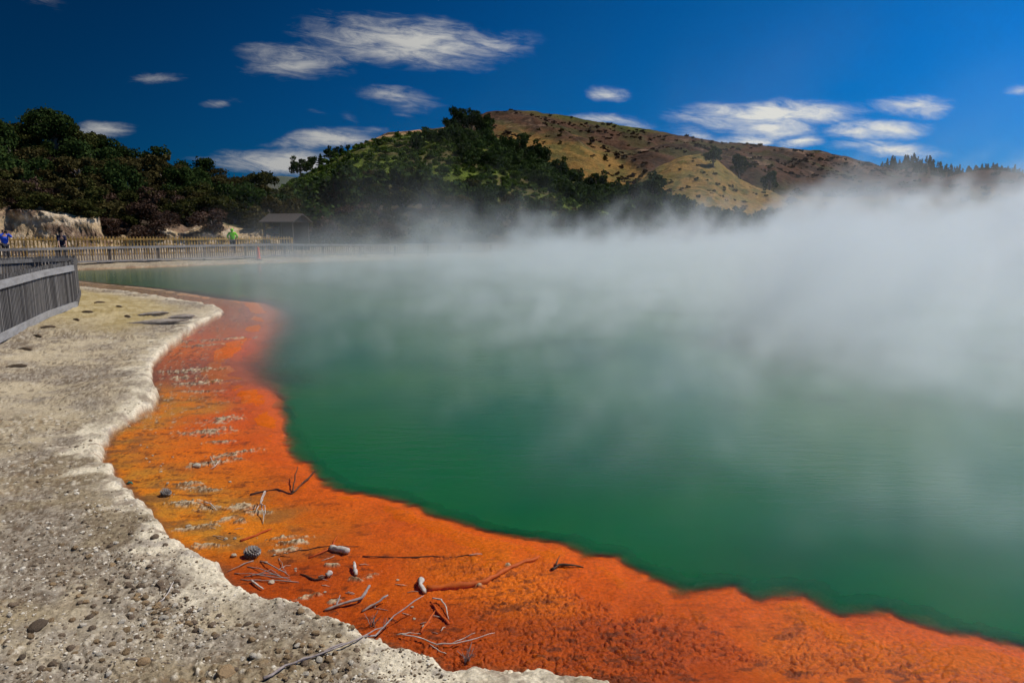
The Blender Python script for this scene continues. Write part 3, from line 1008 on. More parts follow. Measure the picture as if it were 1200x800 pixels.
bluff = Hill('bluff', SKY_BLUFF, 74, lambda p: np.interp(p, [-420, -100, 0, 105, 112, 150, 320, 360], [40, 42, 45.5, 47.5, 49.0, 49.5, 53, 55]), 0.4, 0.95, 1.0, 6, col_bluff, M['cliff'],
             'bush covered bluff with pale rock faces at its foot', -420, 360, 520, 150,
             cliff=lambda p: np.interp(p, [-420, 40, 60, 95, 106, 112, 140, 150, 190, 215, 260, 300, 345], [3.9, 3.8, 3.4, 3.5, 3.0, 1.0, 1.2, 1.9, 2.1, 1.5, 1.9, 1.6, 1.8]), seed=21)

# ------------------------------------------------------------------ plants
def leaf_quads(P, Nn, size, rng, aspect=1.0):
    """one small four-cornered leaf clump at every point P facing roughly along Nn"""
    n = len(P)
    r = rng.normal(size=(n, 3))
    t = np.cross(Nn, r)
    t /= np.linalg.norm(t, axis=1, keepdims=True) + 1e-9
    b = np.cross(Nn, t)
    s = (size * rng.uniform(0.6, 1.4, n))[:, None]
    k = rng.uniform(0.55, 1.0, (n, 4, 1))
    V = np.stack([P - t * s * k[:, 0], P - b * s * aspect * k[:, 1], P + t * s * k[:, 2], P + b * s * aspect * k[:, 3]], 1)
    return V.reshape(-1, 3)


def crown_points(rng, n, R, H, lobes, z0=0.15, flat=False):
    """points through the volume of an uneven crown of several lobes; R radius, H height"""
    k = lobes
    ang = rng.uniform(0, 2 * math.pi, k)
    rad_ = R * np.sqrt(rng.uniform(0.02, 0.62, k))
    hz_ = H * rng.uniform(z0 + 0.1, 0.8, k)
    if flat:
        hz_ = H * rng.uniform(0.72, 0.92, k)
    hz_ = np.where(rad_ > 0.6 * R, hz_ * 0.8, hz_)
    lc = np.stack([rad_ * np.cos(ang), rad_ * np.sin(ang), hz_], 1)
    lr = R * rng.uniform(0.20, 0.48, k)
    lf = np.clip(H / R * 0.42, 0.35, 1.0) * (0.45 if flat else 1.0)
    w = lr ** 2 / np.sum(lr ** 2)
    li = rng.choice(k, n, p=w)
    d = rng.normal(size=(n, 3))
    d[:, 2] = np.where(rng.random(n) < 0.35, np.abs(d[:, 2]), d[:, 2])
    d /= np.linalg.norm(d, axis=1, keepdims=True)
    rr_ = lr[li] * (0.55 + 0.5 * rng.random(n) ** 0.6)
    rr_ *= 1 + rng.uniform(0.1, 0.5, n) * (rng.random(n) < 0.16)
    P = lc[li] + d * rr_[:, None] * np.array([1, 1, lf])
    P[:, 2] = np.clip(P[:, 2], 0.02 * H, None)
    nn = d + rng.normal(size=(n, 3)) * 0.7
    nn /= np.linalg.norm(nn, axis=1, keepdims=True)
    return P, nn, lc


def quadF(n):
    return np.arange(n * 4).reshape(-1, 4)


def trunk_mb(rng, H, r, tips):
    mb = MB()
    lean = rng.uniform(-0.1, 0.1, 2) * H
    top = Vector((lean[0], lean[1], 0.55 * H))
    mb.tube([(0, 0, -0.6), (lean[0] * .3, lean[1] * .3, 0.25 * H), top], [r * 1.2, r * 0.85, r * 0.5], 6)
    for tpt in tips:
        st = Vector((lean[0] * .4, lean[1] * .4, H * rng.uniform(0.15, 0.4)))
        e = Vector(tpt)
        mb.tube([st, st.lerp(e, 0.5) + Vector((0, 0, 0.06 * H)), e], [r * 0.5, r * 0.32, r * 0.12], 5)
    return mb


SHRUBS = {}


def shrub_kind(kind, var, R, H, n, size, lobes, mat, name, flat=False):
    n, size = int(n * 1.7), size * 0.72
    rng = np.random.default_rng(100 + hash_s(kind) + var)
    P, nn, lc = crown_points(rng, n, R, H, lobes, flat=flat)
    root = empty(name)
    cr = mesh_np('crown', leaf_quads(P, nn, size, rng), quadF(n), M[mat], root)
    trunk_mb(rng, H, 0.05 * H if not flat else 0.03 * H, [tuple(q * np.array([1, 1, .95])) for q in lc[:min(6, len(lc))]]).build('trunk', M['bark'], root)
    SHRUBS.setdefault(kind, []).append([root, False])
    return root


def hash_s(s):
    return sum(ord(c) * (i + 3) for i, c in enumerate(s)) % 997


for v in range(3):
    shrub_kind('green', v, 1.75, 3.0, 1500, 0.17, 11, 'leaf_green', 'bush')
    shrub_kind('olive', v, 1.75, 2.8, 1500, 0.16, 11, 'leaf_olive', 'bush')
    shrub_kind('brown', v, 1.65, 2.5, 1200, 0.14, 10, 'leaf_brown', 'bush')
    shrub_kind('deep', v, 1.9, 3.8, 1700, 0.18, 12, 'leaf_deep', 'bush')
shrub_kind('spread', 0, 2.4, 4.6, 900, 0.16, 9, 'leaf_deep', 'spreading_tree', flat=True)
COUNT = {}
WORD = {'green': 'green', 'olive': 'olive', 'brown': 'brown grey', 'deep': 'dark green'}


def put_shrub(kind, x, y, z, s, label, group, cat='bush', sz=1.0):
    vs = SHRUBS[kind]
    e = vs[COUNT.get(kind, 0) % len(vs)]
    COUNT[kind] = COUNT.get(kind, 0) + 1
    o = e[0] if not e[1] else copy_tree(e[0])
    e[1] = True
    o.location = (x, y, z)
    o.rotation_euler = (0, 0, random.uniform(0, 6.28))
    o.scale = (s, s, s * sz)
    tag(o, label, cat, group)
    return o


def hp(h, px, t):
    x, y, z, _ = h.point(np.array([px], float), np.array([t], float))
    return float(x[0]), float(y[0]), float(z[0])


# bush on the left bluff
rg = random.Random(5)
SKYL = [(-260, 150), (-100, 146), (0, 146), (25, 143), (95, 148), (120, 163), (150, 176), (185, 184), (215, 190), (260, 195), (300, 198), (318, 208), (345, 226)]
for row, t in enumerate((0.98, 0.84, 0.70, 0.56, 0.43, 0.31, 0.20, 0.11)):
    px = -230 + rg.uniform(0, 20)
    while px < 345:
        if not (t < 0.10 and px < 104) and not (t < 0.15 and rg.random() < 0.25):
            p = px + rg.uniform(-9, 9)
            tt = t + rg.uniform(-0.05, 0.05)
            x, y, z = hp(bluff, p, tt)
            kind = rg.choices(['green', 'olive', 'brown', 'deep'], [3, 3, 3, 2] if t < .7 else [4, 3, 1, 3])[0]
            if px < 130 and t > 0.6:
                kind = rg.choices(['green', 'olive', 'deep'], [3, 1, 3])[0]
            if t < 0.3:
                kind = rg.choices(['green', 'olive', 'brown', 'deep'], [2, 2, 5, 1])[0]
            s = rg.uniform(0.78, 1.15) * (0.8 if t < 0.2 else 1.0)
            if t > 0.9:
                s = rg.uniform(0.9, 1.12)
            zone = 'along the skyline of the left bluff' if t > 0.9 else ('high on the left bluff below its skyline' if t > 0.5 else 'low on the left bluff above the pale rock')
            put_shrub(kind, x, y, z - 0.3, s, f'{WORD[kind]} bush growing {zone}', f'{WORD[kind]} bushes {zone}')
        px += rg.uniform(19, 30) * (1.0 if t > 0.3 else 1.15)
for i in range(22):
    p = -105 + i * 9.6 + rg.uniform(-3, 3)
    x, y, z = hp(bluff, p, 0.085 + rg.uniform(-.012, .02))
    kind = rg.choices(['green', 'olive', 'brown', 'deep'], [3, 3, 3, 1])[0]
    put_shrub(kind, x, y, z - 0.55, rg.uniform(0.45, 0.7), f'{WORD[kind]} scrub hanging over the brow of the pale cliff', f'{WORD[kind]} scrub over the brow of the pale cliff', sz=0.8)
x, y, z = hp(bluff, 62, 0.9)
put_shrub('spread', x, y, z - 0.2, 1.0, 'flat topped spreading tree rising above the bush on the left skyline', None, 'tree')

# bush between the shelter and the knoll, beyond the far fence
for row, Y in enumerate((61, 66, 72, 79, 87, 96)):
    px = 312 + rg.uniform(0, 18)
    while px < 780:
        Y0 = float(np.interp(px, [290, 400, 560, 960], [56, 62, 68, 78]))
        Y1 = float(150 + 40 * ss(300, 480, np.array(px)))
        t = (Y - Y0 + 1 + rg.uniform(-1.5, 1.5)) / (Y1 - Y0)
        if t > 0.0:
            x, y, z = hp(knoll, px, t)
            kind = rg.choices(['green', 'olive', 'brown', 'deep'], [2, 3, 3, 1] if px < 520 else [3, 2, 1, 4])[0]
            s = rg.uniform(0.85, 1.3)
            zone = 'behind the shelter at the foot of the knoll' if px < 480 else 'behind the steam at the foot of the knoll'
            put_shrub(kind, x, y, z - 0.3, s, f'{WORD[kind]} bush {zone}', f'{WORD[kind]} bushes {zone}')
        px += rg.uniform(30, 46)


# --- wooded cover farther off: reads as one mass
def merged(name, spots, variants, mat, label, cat=None):
    """spots: (x, y, z, scale, turn, tone)"""
    VV = []
    for i, (x, y, z, s, a, zs) in enumerate(spots):
        V = variants[i % len(variants)]
        c_, s_ = math.cos(a), math.sin(a)
        W = np.empty_like(V)
        W[:, 0] = (V[:, 0] * c_ - V[:, 1] * s_) * s + x
        W[:, 1] = (V[:, 0] * s_ + V[:, 1] * c_) * s + y
        W[:, 2] = V[:, 2] * s * zs + z
        VV.append(W)
    V = np.concatenate(VV)
    o = mesh_np(name, V, quadF(len(V) // 4), mat)
    tag(o, label, cat, kind='stuff')
    return o


def variants(n_var, n, R, H, size, lobes, seed):
    out = []
    for k in range(n_var):
        rng = np.random.default_rng(seed + k)
        P, nn, _ = crown_points(rng, n, R, H, lobes)
        out.append(leaf_quads(P, nn, size, rng))
    return out


def conifer_pts(rng, n, R, H):
    t = rng.random(n) ** 0.75
    a = rng.uniform(0, 6.283, n)
    tier = 0.75 + 0.35 * np.sin(t * 40 + rng.uniform(0, 6))
    rr_ = R * (1 - t) ** 0.8 * tier * np.sqrt(rng.uniform(0.25, 1, n)) + 0.02
    P = np.stack([rr_ * np.cos(a), rr_ * np.sin(a), H * (0.1 + 0.9 * t)], 1)
    nn = np.stack([np.cos(a) * 0.6, np.sin(a) * 0.6, np.full(n, 0.8)], 1) + rng.normal(size=(n, 3)) * 0.5
    nn /= np.linalg.norm(nn, axis=1, keepdims=True)
    return P, nn


small = variants(6, 110, 1.6, 1.9, 0.42, 6, 500)        # low scrub
tree_v = variants(6, 420, 3.0, 6.5, 0.52, 10, 540)     # bush trees
rg = np.random.default_rng(17)


def scatter(h, n, px0, px1, t0, t1, keep, smin, smax):
    px = rg.uniform(px0, px1, n)
    t = rg.uniform(t0, t1, n)
    x, y, z, _ = h.point(px, t)
    iy = image_y(x, y, z)
    k = keep(px, iy, x, y) > rg.random(n)
    return [(x[i], y[i], z[i] - 0.25, rg.uniform(smin, smax), rg.uniform(0, 6.28), rg.uniform(0.85, 1.25)) for i in np.nonzero(k)[0]]


def dark_mask(px, iy, x, y):
    """where tall dark bush stands on the knoll"""
    n = fbm(x / 16, y / 26, 3, 601)
    m = (1 - 0.9 * ss(505, 470, px) * ss(228, 205, iy)) * ss(0.53, 0.58, n + 0.06 * ss(540, 600, px) + 0.10 * ss(500, 540, px) - 0.06 * ss(500, 460, px) + 0.14 * ss(222, 248, iy))
    return m


sp1 = scatter(knoll, 2600, 330, 900, 0.12, 0.985, lambda px, iy, x, y: 0.8 - 0.8 * dark_mask(px, iy, x, y), 0.3, 0.75)
merged('bracken', sp1, small, M['leaf_bright'], 'fresh green bracken and low scrub covering the knoll')
sp2 = scatter(knoll, 1150, 330, 940, 0.16, 0.95, lambda px, iy, x, y: dark_mask(px, iy, x, y) * (1 - ss(0.0, 1.0, (415 - px) / 20) * 0), 0.32, 0.68)
merged('forest', sp2, tree_v, M['leaf_deep'], 'dense dark green bush on the flank of the knoll')
sp3 = scatter(brown_hill, 4200, 540, 1350, 0.25, 0.99, lambda px, iy, x, y: ss(0.45, 0.6, fbm(x / 22, y / 30, 3, 611)) * 0.8, 0.3, 0.8)
merged('heath', sp3, small, M['leaf_brown'], 'brown heath dotted over the long hill')
sp4 = scatter(brown_hill, 500, 570, 1000, 0.3, 0.99, lambda px, iy, x, y: ss(0.50, 0.58, fbm(x / 22 + 5, y / 30, 3, 613)) * ss(0.55, 0.7, fbm(x / 9, y / 9, 2, 615) + 0.1), 0.4, 1.0)
sp4 += scatter(gold_hill, 170, 700, 960, 0.2, 0.97, lambda px, iy, x, y: ss(0.50, 0.6, fbm(x / 9 + 5, y / 12, 3, 617)), 0.25, 0.55)
sp4 += scatter(right_hill, 300, 830, 1350, 0.2, 0.98, lambda px, iy, x, y: ss(0.5, 0.6, fbm(x / 12 + 5, y / 16, 3, 619)), 0.5, 1.3)
merged('scrub', sp4, small, M['leaf_olive'], 'green scrub dotted over the golden slopes')
cv = []
for k in range(5):
    r_ = np.random.default_rng(700 + k)
    P, nn = conifer_pts(r_, 90, 2.6, 9.5)
    cv.append(leaf_quads(P, nn, 0.9, r_))
sp5 = scatter(pine_ridge, 620, 1030, 1420, 0.72, 1.0, lambda px, iy, x, y: 0.9 * ss(1030, 1060, px + 10), 0.5, 0.85)
merged('pine_forest', sp5, cv, M['leaf_deep'], 'dark pine plantation along the far right ridge')

# --- single trees that stand out on the hills
TREE = {}


def tree_kind(kind, n, R, H, size, lobes, mat, conifer=False):
    rng = np.random.default_rng(800 + hash_s(kind))
    root = empty('tree' if not conifer else 'pine_tree')
    if conifer:
        P, nn = conifer_pts(rng, n, R, H)
        tips = [(0.5 * R * math.cos(a), 0.5 * R * math.sin(a), 0.45 * H) for a in (0, 2.1, 4.2)]
    else:
        P, nn, lc = crown_points(rng, n, R, H, lobes, z0=0.3)
        tips = [tuple(q) for q in lc[:6]]
    mesh_np('crown', leaf_quads(P, nn, size, rng), quadF(n), M[mat], root)
    trunk_mb(rng, H, 0.035 * H, tips).build('trunk', M['bark'], root)
    TREE[kind] = [root, False]


tree_kind('round', 1500, 3.2, 8.0, 0.34, 13, 'leaf_deep')
tree_kind('pine', 1300, 3.0, 7.5, 0.34, 0, 'leaf_deep', True)
tree_kind('tall', 1500, 2.6, 9.5, 0.34, 14, 'leaf_deep')
for kind, h, px, t, s, label in (
        ('tall', knoll, 366, 0.97, 0.48, 'leftmost of the dark trees climbing the left shoulder of the knoll'),
        ('pine', knoll, 376, 0.96, 0.45, 'pine standing among the dark trees on the left shoulder of the knoll'),
        ('round', knoll, 387, 0.97, 0.55, 'round dark tree just right of the pine on the left shoulder of the knoll'),
        ('round', knoll, 397, 0.97, 0.42, 'small dark tree below the bare track on the left shoulder of the knoll'),
        ('tall', knoll, 408, 0.98, 0.26, 'smallest and highest dark tree on the left shoulder of the knoll'),
        ('round', knoll, 352, 0.95, 0.7, 'dark tree at the low left end of the knoll skyline'),
        ('tall', knoll, 538, 0.93, 0.95, 'tall dark tree on the top of the knoll'),
        ('round', knoll, 553, 0.95, 0.98, 'broad dark tree crowning the top of the knoll'),
        ('round', knoll, 569, 0.94, 0.85, 'dark tree at the right edge of the knoll top'),
        ('tall', knoll, 528, 0.80, 0.8, 'dark tree on the face of the knoll below its top'),
        ('tall', knoll, 612, 0.92, 0.8, 'dark tree where the knoll drops towards the golden slope'),
        ('round', knoll, 632, 0.88, 0.9, 'bushy dark tree on the right shoulder of the knoll'),
        ('round', knoll, 655, 0.82, 0.75, 'lower dark tree on the right shoulder of the knoll'),
        ('round', gold_hill, 836, 0.80, 0.9, 'left tree of the three below the golden mound'),
        ('tall', gold_hill, 866, 0.84, 1.05, 'middle and tallest tree of the three by the golden mound'),
        ('tall', gold_hill, 902, 0.88, 0.95, 'right tree of the three by the golden mound'),
        ('round', knoll, 764, 0.72, 1.15, 'broad dark tree in front of the golden mound'),
        ('tall', knoll, 742, 0.6, 0.8, 'dark tree rising from the steam left of the golden mound'),
        ('round', knoll, 700, 0.75, 0.8, 'dark bushy tree under the golden slope')):
    x, y, z = hp(h, px, t)
    e = TREE[kind]
    o = e[0] if not e[1] else copy_tree(e[0])
    e[1] = True
    o.location = (x, y, z - 0.3)
    o.rotation_euler = (0, 0, random.uniform(0, 6.28))
    o.scale = (s, s, s)
    tag(o, label, 'tree')

# ------------------------------------------------------------------ railings, decks, shelter
def plist(pts):
    """world points from (photo x, distance) pairs"""
    return [Vector(((px - 600) / 800 * Y, Y, 0)) for px, Y in pts]


def walk(pts, step, off=0.0):
    """points at equal steps along a polyline, with the direction there"""
    out = []
    carry = off
    for a, b in zip(pts[:-1], pts[1:]):
        L_ = (b - a).length
        d_ = (b - a) / L_
        s = carry
        while s < L_:
            out.append((a + d_ * s, d_))
            s += step
        carry = s - L_
    return out


def railing(name, label, pts, z0, z1, pitch, sw, rail, kick, mat, rmat, posts, group=None, post_w=0.09, tip=0.06, side=1, z0f=None, z1f=None, gapvar=0.28):
    root = empty(name, (pts[0].x, pts[0].y, z0))
    inv = Vector((-pts[0].x, -pts[0].y, -z0))
    tag(root, label, 'railing', group)
    zz0 = z0f or (lambda p: z0)
    zz1 = z1f or (lambda p: z1)
    mb = MB()
    rg_ = random.Random(len(name) + int(pitch * 1000))
    for p, d_ in walk(pts, pitch):
        a = math.atan2(d_.y, d_.x)
        lo, hi = zz0(p) + 0.02, zz1(p) + tip + rg_.uniform(-0.015, 0.015)
        q = p + inv
        mb.box((q.x, q.y, (lo + hi) / 2 + inv.z), (sw * rg_.uniform(1 - gapvar, 1 + gapvar * .3), 0.02, hi - lo), a + rg_.uniform(-.05, .05))
    mb.build('picket_panel', mat, root)
    for nm, hgt, top in (('top_rail', rail, True), ('kick_board', kick, False)):
        if not hgt:
            continue
        mb = MB()
        for a, b in zip(pts[:-1], pts[1:]):
            d_ = (b - a).normalized()
            nrm = Vector((d_.y, -d_.x, 0)) * side
            za = (zz1(a) - hgt / 2 - 0.01) if top else (zz0(a) + hgt / 2)
            zb = (zz1(b) - hgt / 2 - 0.01) if top else (zz0(b) + hgt / 2)
            o = nrm * 0.034
            mb.beam(a + o + inv + Vector((0, 0, za)), b + o + inv + Vector((0, 0, zb)), 0.04, hgt)
        mb.build(nm, rmat, root)
    for px_ in posts:
        d_ = (pts[-1] - pts[0]).normalized()
        nrm = Vector((d_.y, -d_.x, 0)) * side
        q = px_ - nrm * 0.075
        mb = MB()
        lo, hi = zz0(px_) - 0.25, zz1(px_) + 0.02
        mb.box((0, 0, (hi + lo) / 2), (post_w, post_w, hi - lo), math.atan2(d_.y, d_.x))
        o = mb.build('post', mat, root)
        o.location = q + inv
    return root


# the near boardwalk corner on the left
def g2(px, py, z):
    x, y = at(px, py, z)
    return Vector((x, y, 0))


NZ = 0.22
n1_, n2_, n3_ = g2(0, 400, NZ), g2(55, 372, NZ), g2(89, 359.5, NZ)
n0_ = n1_ + (n1_ - n2_) * 2.4
n0b = n0_ + (n0_ - n1_) * 0.6 + Vector((-1.5, -0.4, 0))
near_pts = [n0b, n0_, n1_, n2_, n3_]
post_at = [n0_, n1_.lerp(n2_, 0.45), n2_, n3_]
railing('boardwalk_railing', 'dark weathered picket railing with grey boards along the pool side of the near boardwalk', near_pts, NZ, NZ + 1.10, 0.095, 0.066, 0.15, 0.15,
        M['wood_near'], M['wood_rail'], post_at, tip=0.085)
b3 = Vector(((92 - 600) / 800 * 21.2, 21.2, 0))
b2 = Vector(((40 - 600) / 800 * 20.4, 20.4, 0))
b1 = Vector(((-60 - 600) / 800 * 18.2, 18.2, 0))
b0 = b1 + (b1 - b2) * 1.2
b0b = b0 + (b0 - b1) * 1.0
railing('boardwalk_railing', 'dark picket railing along the far side of the near boardwalk', [b0b, b0, b1, b2, b3], NZ + 0.1, NZ + 1.13, 0.088, 0.08, 0.10, 0.13,
        M['wood_near'], M['wood_near'], [b0, b1, b2, b3], tip=0.05)
# the short end railing that closes the corner
e0 = n3_ + (b3 - n3_) * 0.03
railing('boardwalk_railing', 'short picket railing closing the end of the near boardwalk', [e0, b3 - (b3 - n3_) * 0.05], NZ + 0.02, NZ + 1.12, 0.088, 0.078, 0.13, 0.13,
        M['wood_near'], M['wood_near'], [b3.lerp(n3_, 0.5)], tip=0.05)
mb = MB()
deck_a = [n0b, n0_, n1_, n2_, n3_]
deck_b = [b0b, b0, b1, b2, b3]
for i in range(4):
    k = 14
    for j in range(k):
        pa0, pa1 = deck_a[i].lerp(deck_a[i + 1], (j + .04) / k), deck_a[i].lerp(deck_a[i + 1], (j + .96) / k)
        pb0, pb1 = deck_b[i].lerp(deck_b[i + 1], (j + .04) / k), deck_b[i].lerp(deck_b[i + 1], (j + .96) / k)
        up = Vector((0, 0, NZ + 0.12))
        sh = 0.03
        q = [pa0.lerp(pb0, sh) + up, pa1.lerp(pb1, sh) + up, pb1.lerp(pa1, sh) + up, pb0.lerp(pa0, sh) + up]
        dn = Vector((0, 0, -0.04))
        mb.quad(q)
        w = [v_ + dn for v_ in q]
        for s_ in range(4):
            t_ = (s_ + 1) % 4
            mb.quad([q[t_], q[s_], w[s_], w[t_]])
tag(mb.build('boardwalk', M['deck'], None), 'plank boardwalk between the dark railings at the left edge', 'boardwalk')

# the long railing round the far shore
FR = plist([(-330, 31.5), (-150, 34.0), (0, 35.6), (37, 36.3), (145, 39.5), (215, 41.8), (290, 44.6), (318, 45.6), (365, 47.0), (440, 49.4), (490, 51.0), (560, 53.3), (700, 57.2), (900, 61.5), (1100, 63.0), (1300, 61)])
fz1 = lambda p: 1.17 - 0.14 * float(ss(45.8, 48.5, np.array(p.y)))
frp = [q for q, _ in walk(FR, 2.6, 0.4)]
railing('shore_railing', 'long brown grey picket railing with a pale top board round the far shore', FR, 0.30, 1.17, 0.135, 0.085, 0.13, 0.10, M['wood_far'], M['wood_far_rail'], frp[:44],
        post_w=0.11, tip=0.0, z1f=fz1)
# tan picket fence on the hill side of the path
TF = plist([(-330, 36.0), (-100, 38.6), (0, 40.6), (105, 42.8), (226, 46.2), (310, 49.8), (345, 50.8)])
tz1 = lambda p: 1.56 - 0.11 * float(ss(42, 49, np.array(p.y)))
tfp = [q for q, _ in walk(TF, 3.6, 1.2)]
railing('picket_fence', 'sunlit tan picket fence between the path and the bluff', TF, 0.50, 1.56, 0.19, 0.085, 0.09, 0.09, M['wood_tan'], M['wood_tan'], tfp, post_w=0.14, tip=0.10, z1f=tz1, side=1)

# shelter at the end of the tan fence
M['roof_old'] = mat_simple('weathered_roof', (0.075, 0.062, 0.055), (0.045, 0.037, 0.033), scale=4, stretch=(1, 6, 1), bump=0.3)
M['dark_wood'] = mat_simple('dark_stained_wood', (0.06, 0.042, 0.03), (0.03, 0.022, 0.017), scale=5, bump=0.2)
hut = empty('shelter', ((339 - 600) / 800 * 53.0, 53.0, 0.42), rad(-14))
tag(hut, 'small open timber shelter with a weathered gable roof at the foot of the knoll', 'shelter')
HX, HY, HE, HR = 1.18, 1.1, 2.25, 2.75
mb = MB()
ov = 0.28
for s in (-1, 1):
    a0 = Vector((-HX - ov, s * (HY + ov), HE - 0.12))
    a1 = Vector((HX + ov, s * (HY + ov), HE - 0.12))
    r0 = Vector((-HX - ov, 0, HR))
    r1 = Vector((HX + ov, 0, HR))
    up = Vector((0, 0, 0.07))
    q = [a0, a1, r1, r0]
    mb.quad([v_ + up for v_ in q])
    mb.quad([v_ for v_ in reversed(q)])
    mb.quad([a0, a0 + up, r0 + up, r0])
    mb.quad([a1, r1, r1 + up, a1 + up])
    mb.quad([a0, a1, a1 + up, a0 + up])
mb.build('roof', M['roof_old'], hut)
for sx in (-1, 1):
    for sy in (-1, 1):
        mb = MB()
        mb.box((sx * HX, sy * HY, HE / 2 - 0.15), (0.14, 0.14, HE + 0.1))
        mb.build('post', M['dark_wood'], hut)
mb = MB()
mb.box((0, HY + 0.03, 1.1), (2 * HX - 0.16, 0.06, 2.1))
mb.build('back_wall', M['dark_wood'], hut)
for sx in (-1, 1):
    mb = MB()
    x_ = sx * (HX + 0.02)
    a_ = [(x_, -HY, HE - 0.05), (x_, HY, HE - 0.05), (x_, 0, HR - 0.06)]
    b_ = [(x_ - .05, q[1], q[2]) for q in a_]
    mb.quad(a_)
    mb.quad(list(reversed(b_)))
    for k in range(3):
        mb.quad([a_[k], b_[k], b_[(k + 1) % 3], a_[(k + 1) % 3]])
    mb.build('gable', M['dark_wood'], hut)
mb = MB()
mb.box((0, HY - 0.28, 0.45), (2 * HX - 0.4, 0.4, 0.05))
for sx in (-1, 0, 1):
    mb.box((sx * 1.1, HY - 0.28, 0.21), (0.08, 0.34, 0.42))
mb.build('bench', M['dark_wood'], hut)

# orange marker cone at the foot of the far railing
M['cone_red'] = mat_simple('faded_orange_plastic', (0.72, 0.10, 0.035), (0.55, 0.07, 0.03), scale=4, rough=0.5)
M['cone_base'] = mat_simple('black_rubber', (0.03, 0.03, 0.03))
mc = empty('traffic_cone', ((305 - 600) / 800 * 44.6, 44.6, gheight((305 - 600) / 800 * 44.6, 44.6)))
tag(mc, 'tall red orange marker cone standing against the far railing', 'cone')
mb = MB()
mb.tube([(0, 0, 0.04), (0, 0, 0.1), (0, 0, 0.78), (0, 0, 0.84)], [0.15, 0.13, 0.06, 0.045], 14)
mb.build('cone_body', M['cone_red'], mc, smooth=True)
mb = MB()
mb.box((0, 0, 0.025), (0.38, 0.38, 0.05))
mb.build('rubber_base', M['cone_base'], mc)


# ------------------------------------------------------------------ people
def skin_mesh(name, verts, edges, radii, mat, parent, sub=2, root=0):
    me = D.meshes.new(name)
    me.from_pydata([Vector(v_) for v_ in verts], edges, [])
    o = D.objects.new(name, me)
    C.objects.link(o)
    sk = o.modifiers.new('skin', 'SKIN')
    sk.use_smooth_shade = True
    if not me.skin_vertices:
        bm = bmesh.new()
        bm.from_mesh(me)
        bm.verts.layers.skin.verify()
        bm.to_mesh(me)
        bm.free()
    for i, r_ in enumerate(radii):
        me.skin_vertices[0].data[i].radius = r_ if isinstance(r_, tuple) else (r_, r_)
        me.skin_vertices[0].data[i].use_root = i == root
    sb = o.modifiers.new('sub', 'SUBSURF')
    sb.levels = sb.render_levels = sub
    dg = bpy.context.evaluated_depsgraph_get()
    m2 = D.meshes.new_from_object(o.evaluated_get(dg))
    o.modifiers.clear()
    o.data = m2
    m2.name = name
    m2.materials.clear()
    m2.materials.append(mat)
    m2.polygons.foreach_set('use_smooth', np.full(len(m2.polygons), True, bool))
    o.parent = parent
    D.meshes.remove(me)
    return o


def cloth(n, c, c2=None):
    M[n] = mat_simple(n, c, c2 or tuple(q * 0.7 for q in c), scale=7, bump=0.15, rough=0.9)
    return M[n]


M['skin'] = mat_simple('skin', (0.50, 0.29, 0.20), (0.43, 0.24, 0.16), scale=5, bump=0.05, rough=0.6)
cloth('blue_cloth', (0.02, 0.075, 0.55))
cloth('bright_blue_cloth', (0.03, 0.11, 0.70))
cloth('navy_cloth', (0.02, 0.02, 0.05))
cloth('lime_cloth', (0.22, 0.78, 0.02))
cloth('dark_trousers', (0.04, 0.04, 0.05))
cloth('tan_cloth', (0.45, 0.32, 0.17))
cloth('dark_hair', (0.035, 0.022, 0.015))
cloth('black_plastic', (0.015, 0.015, 0.016))


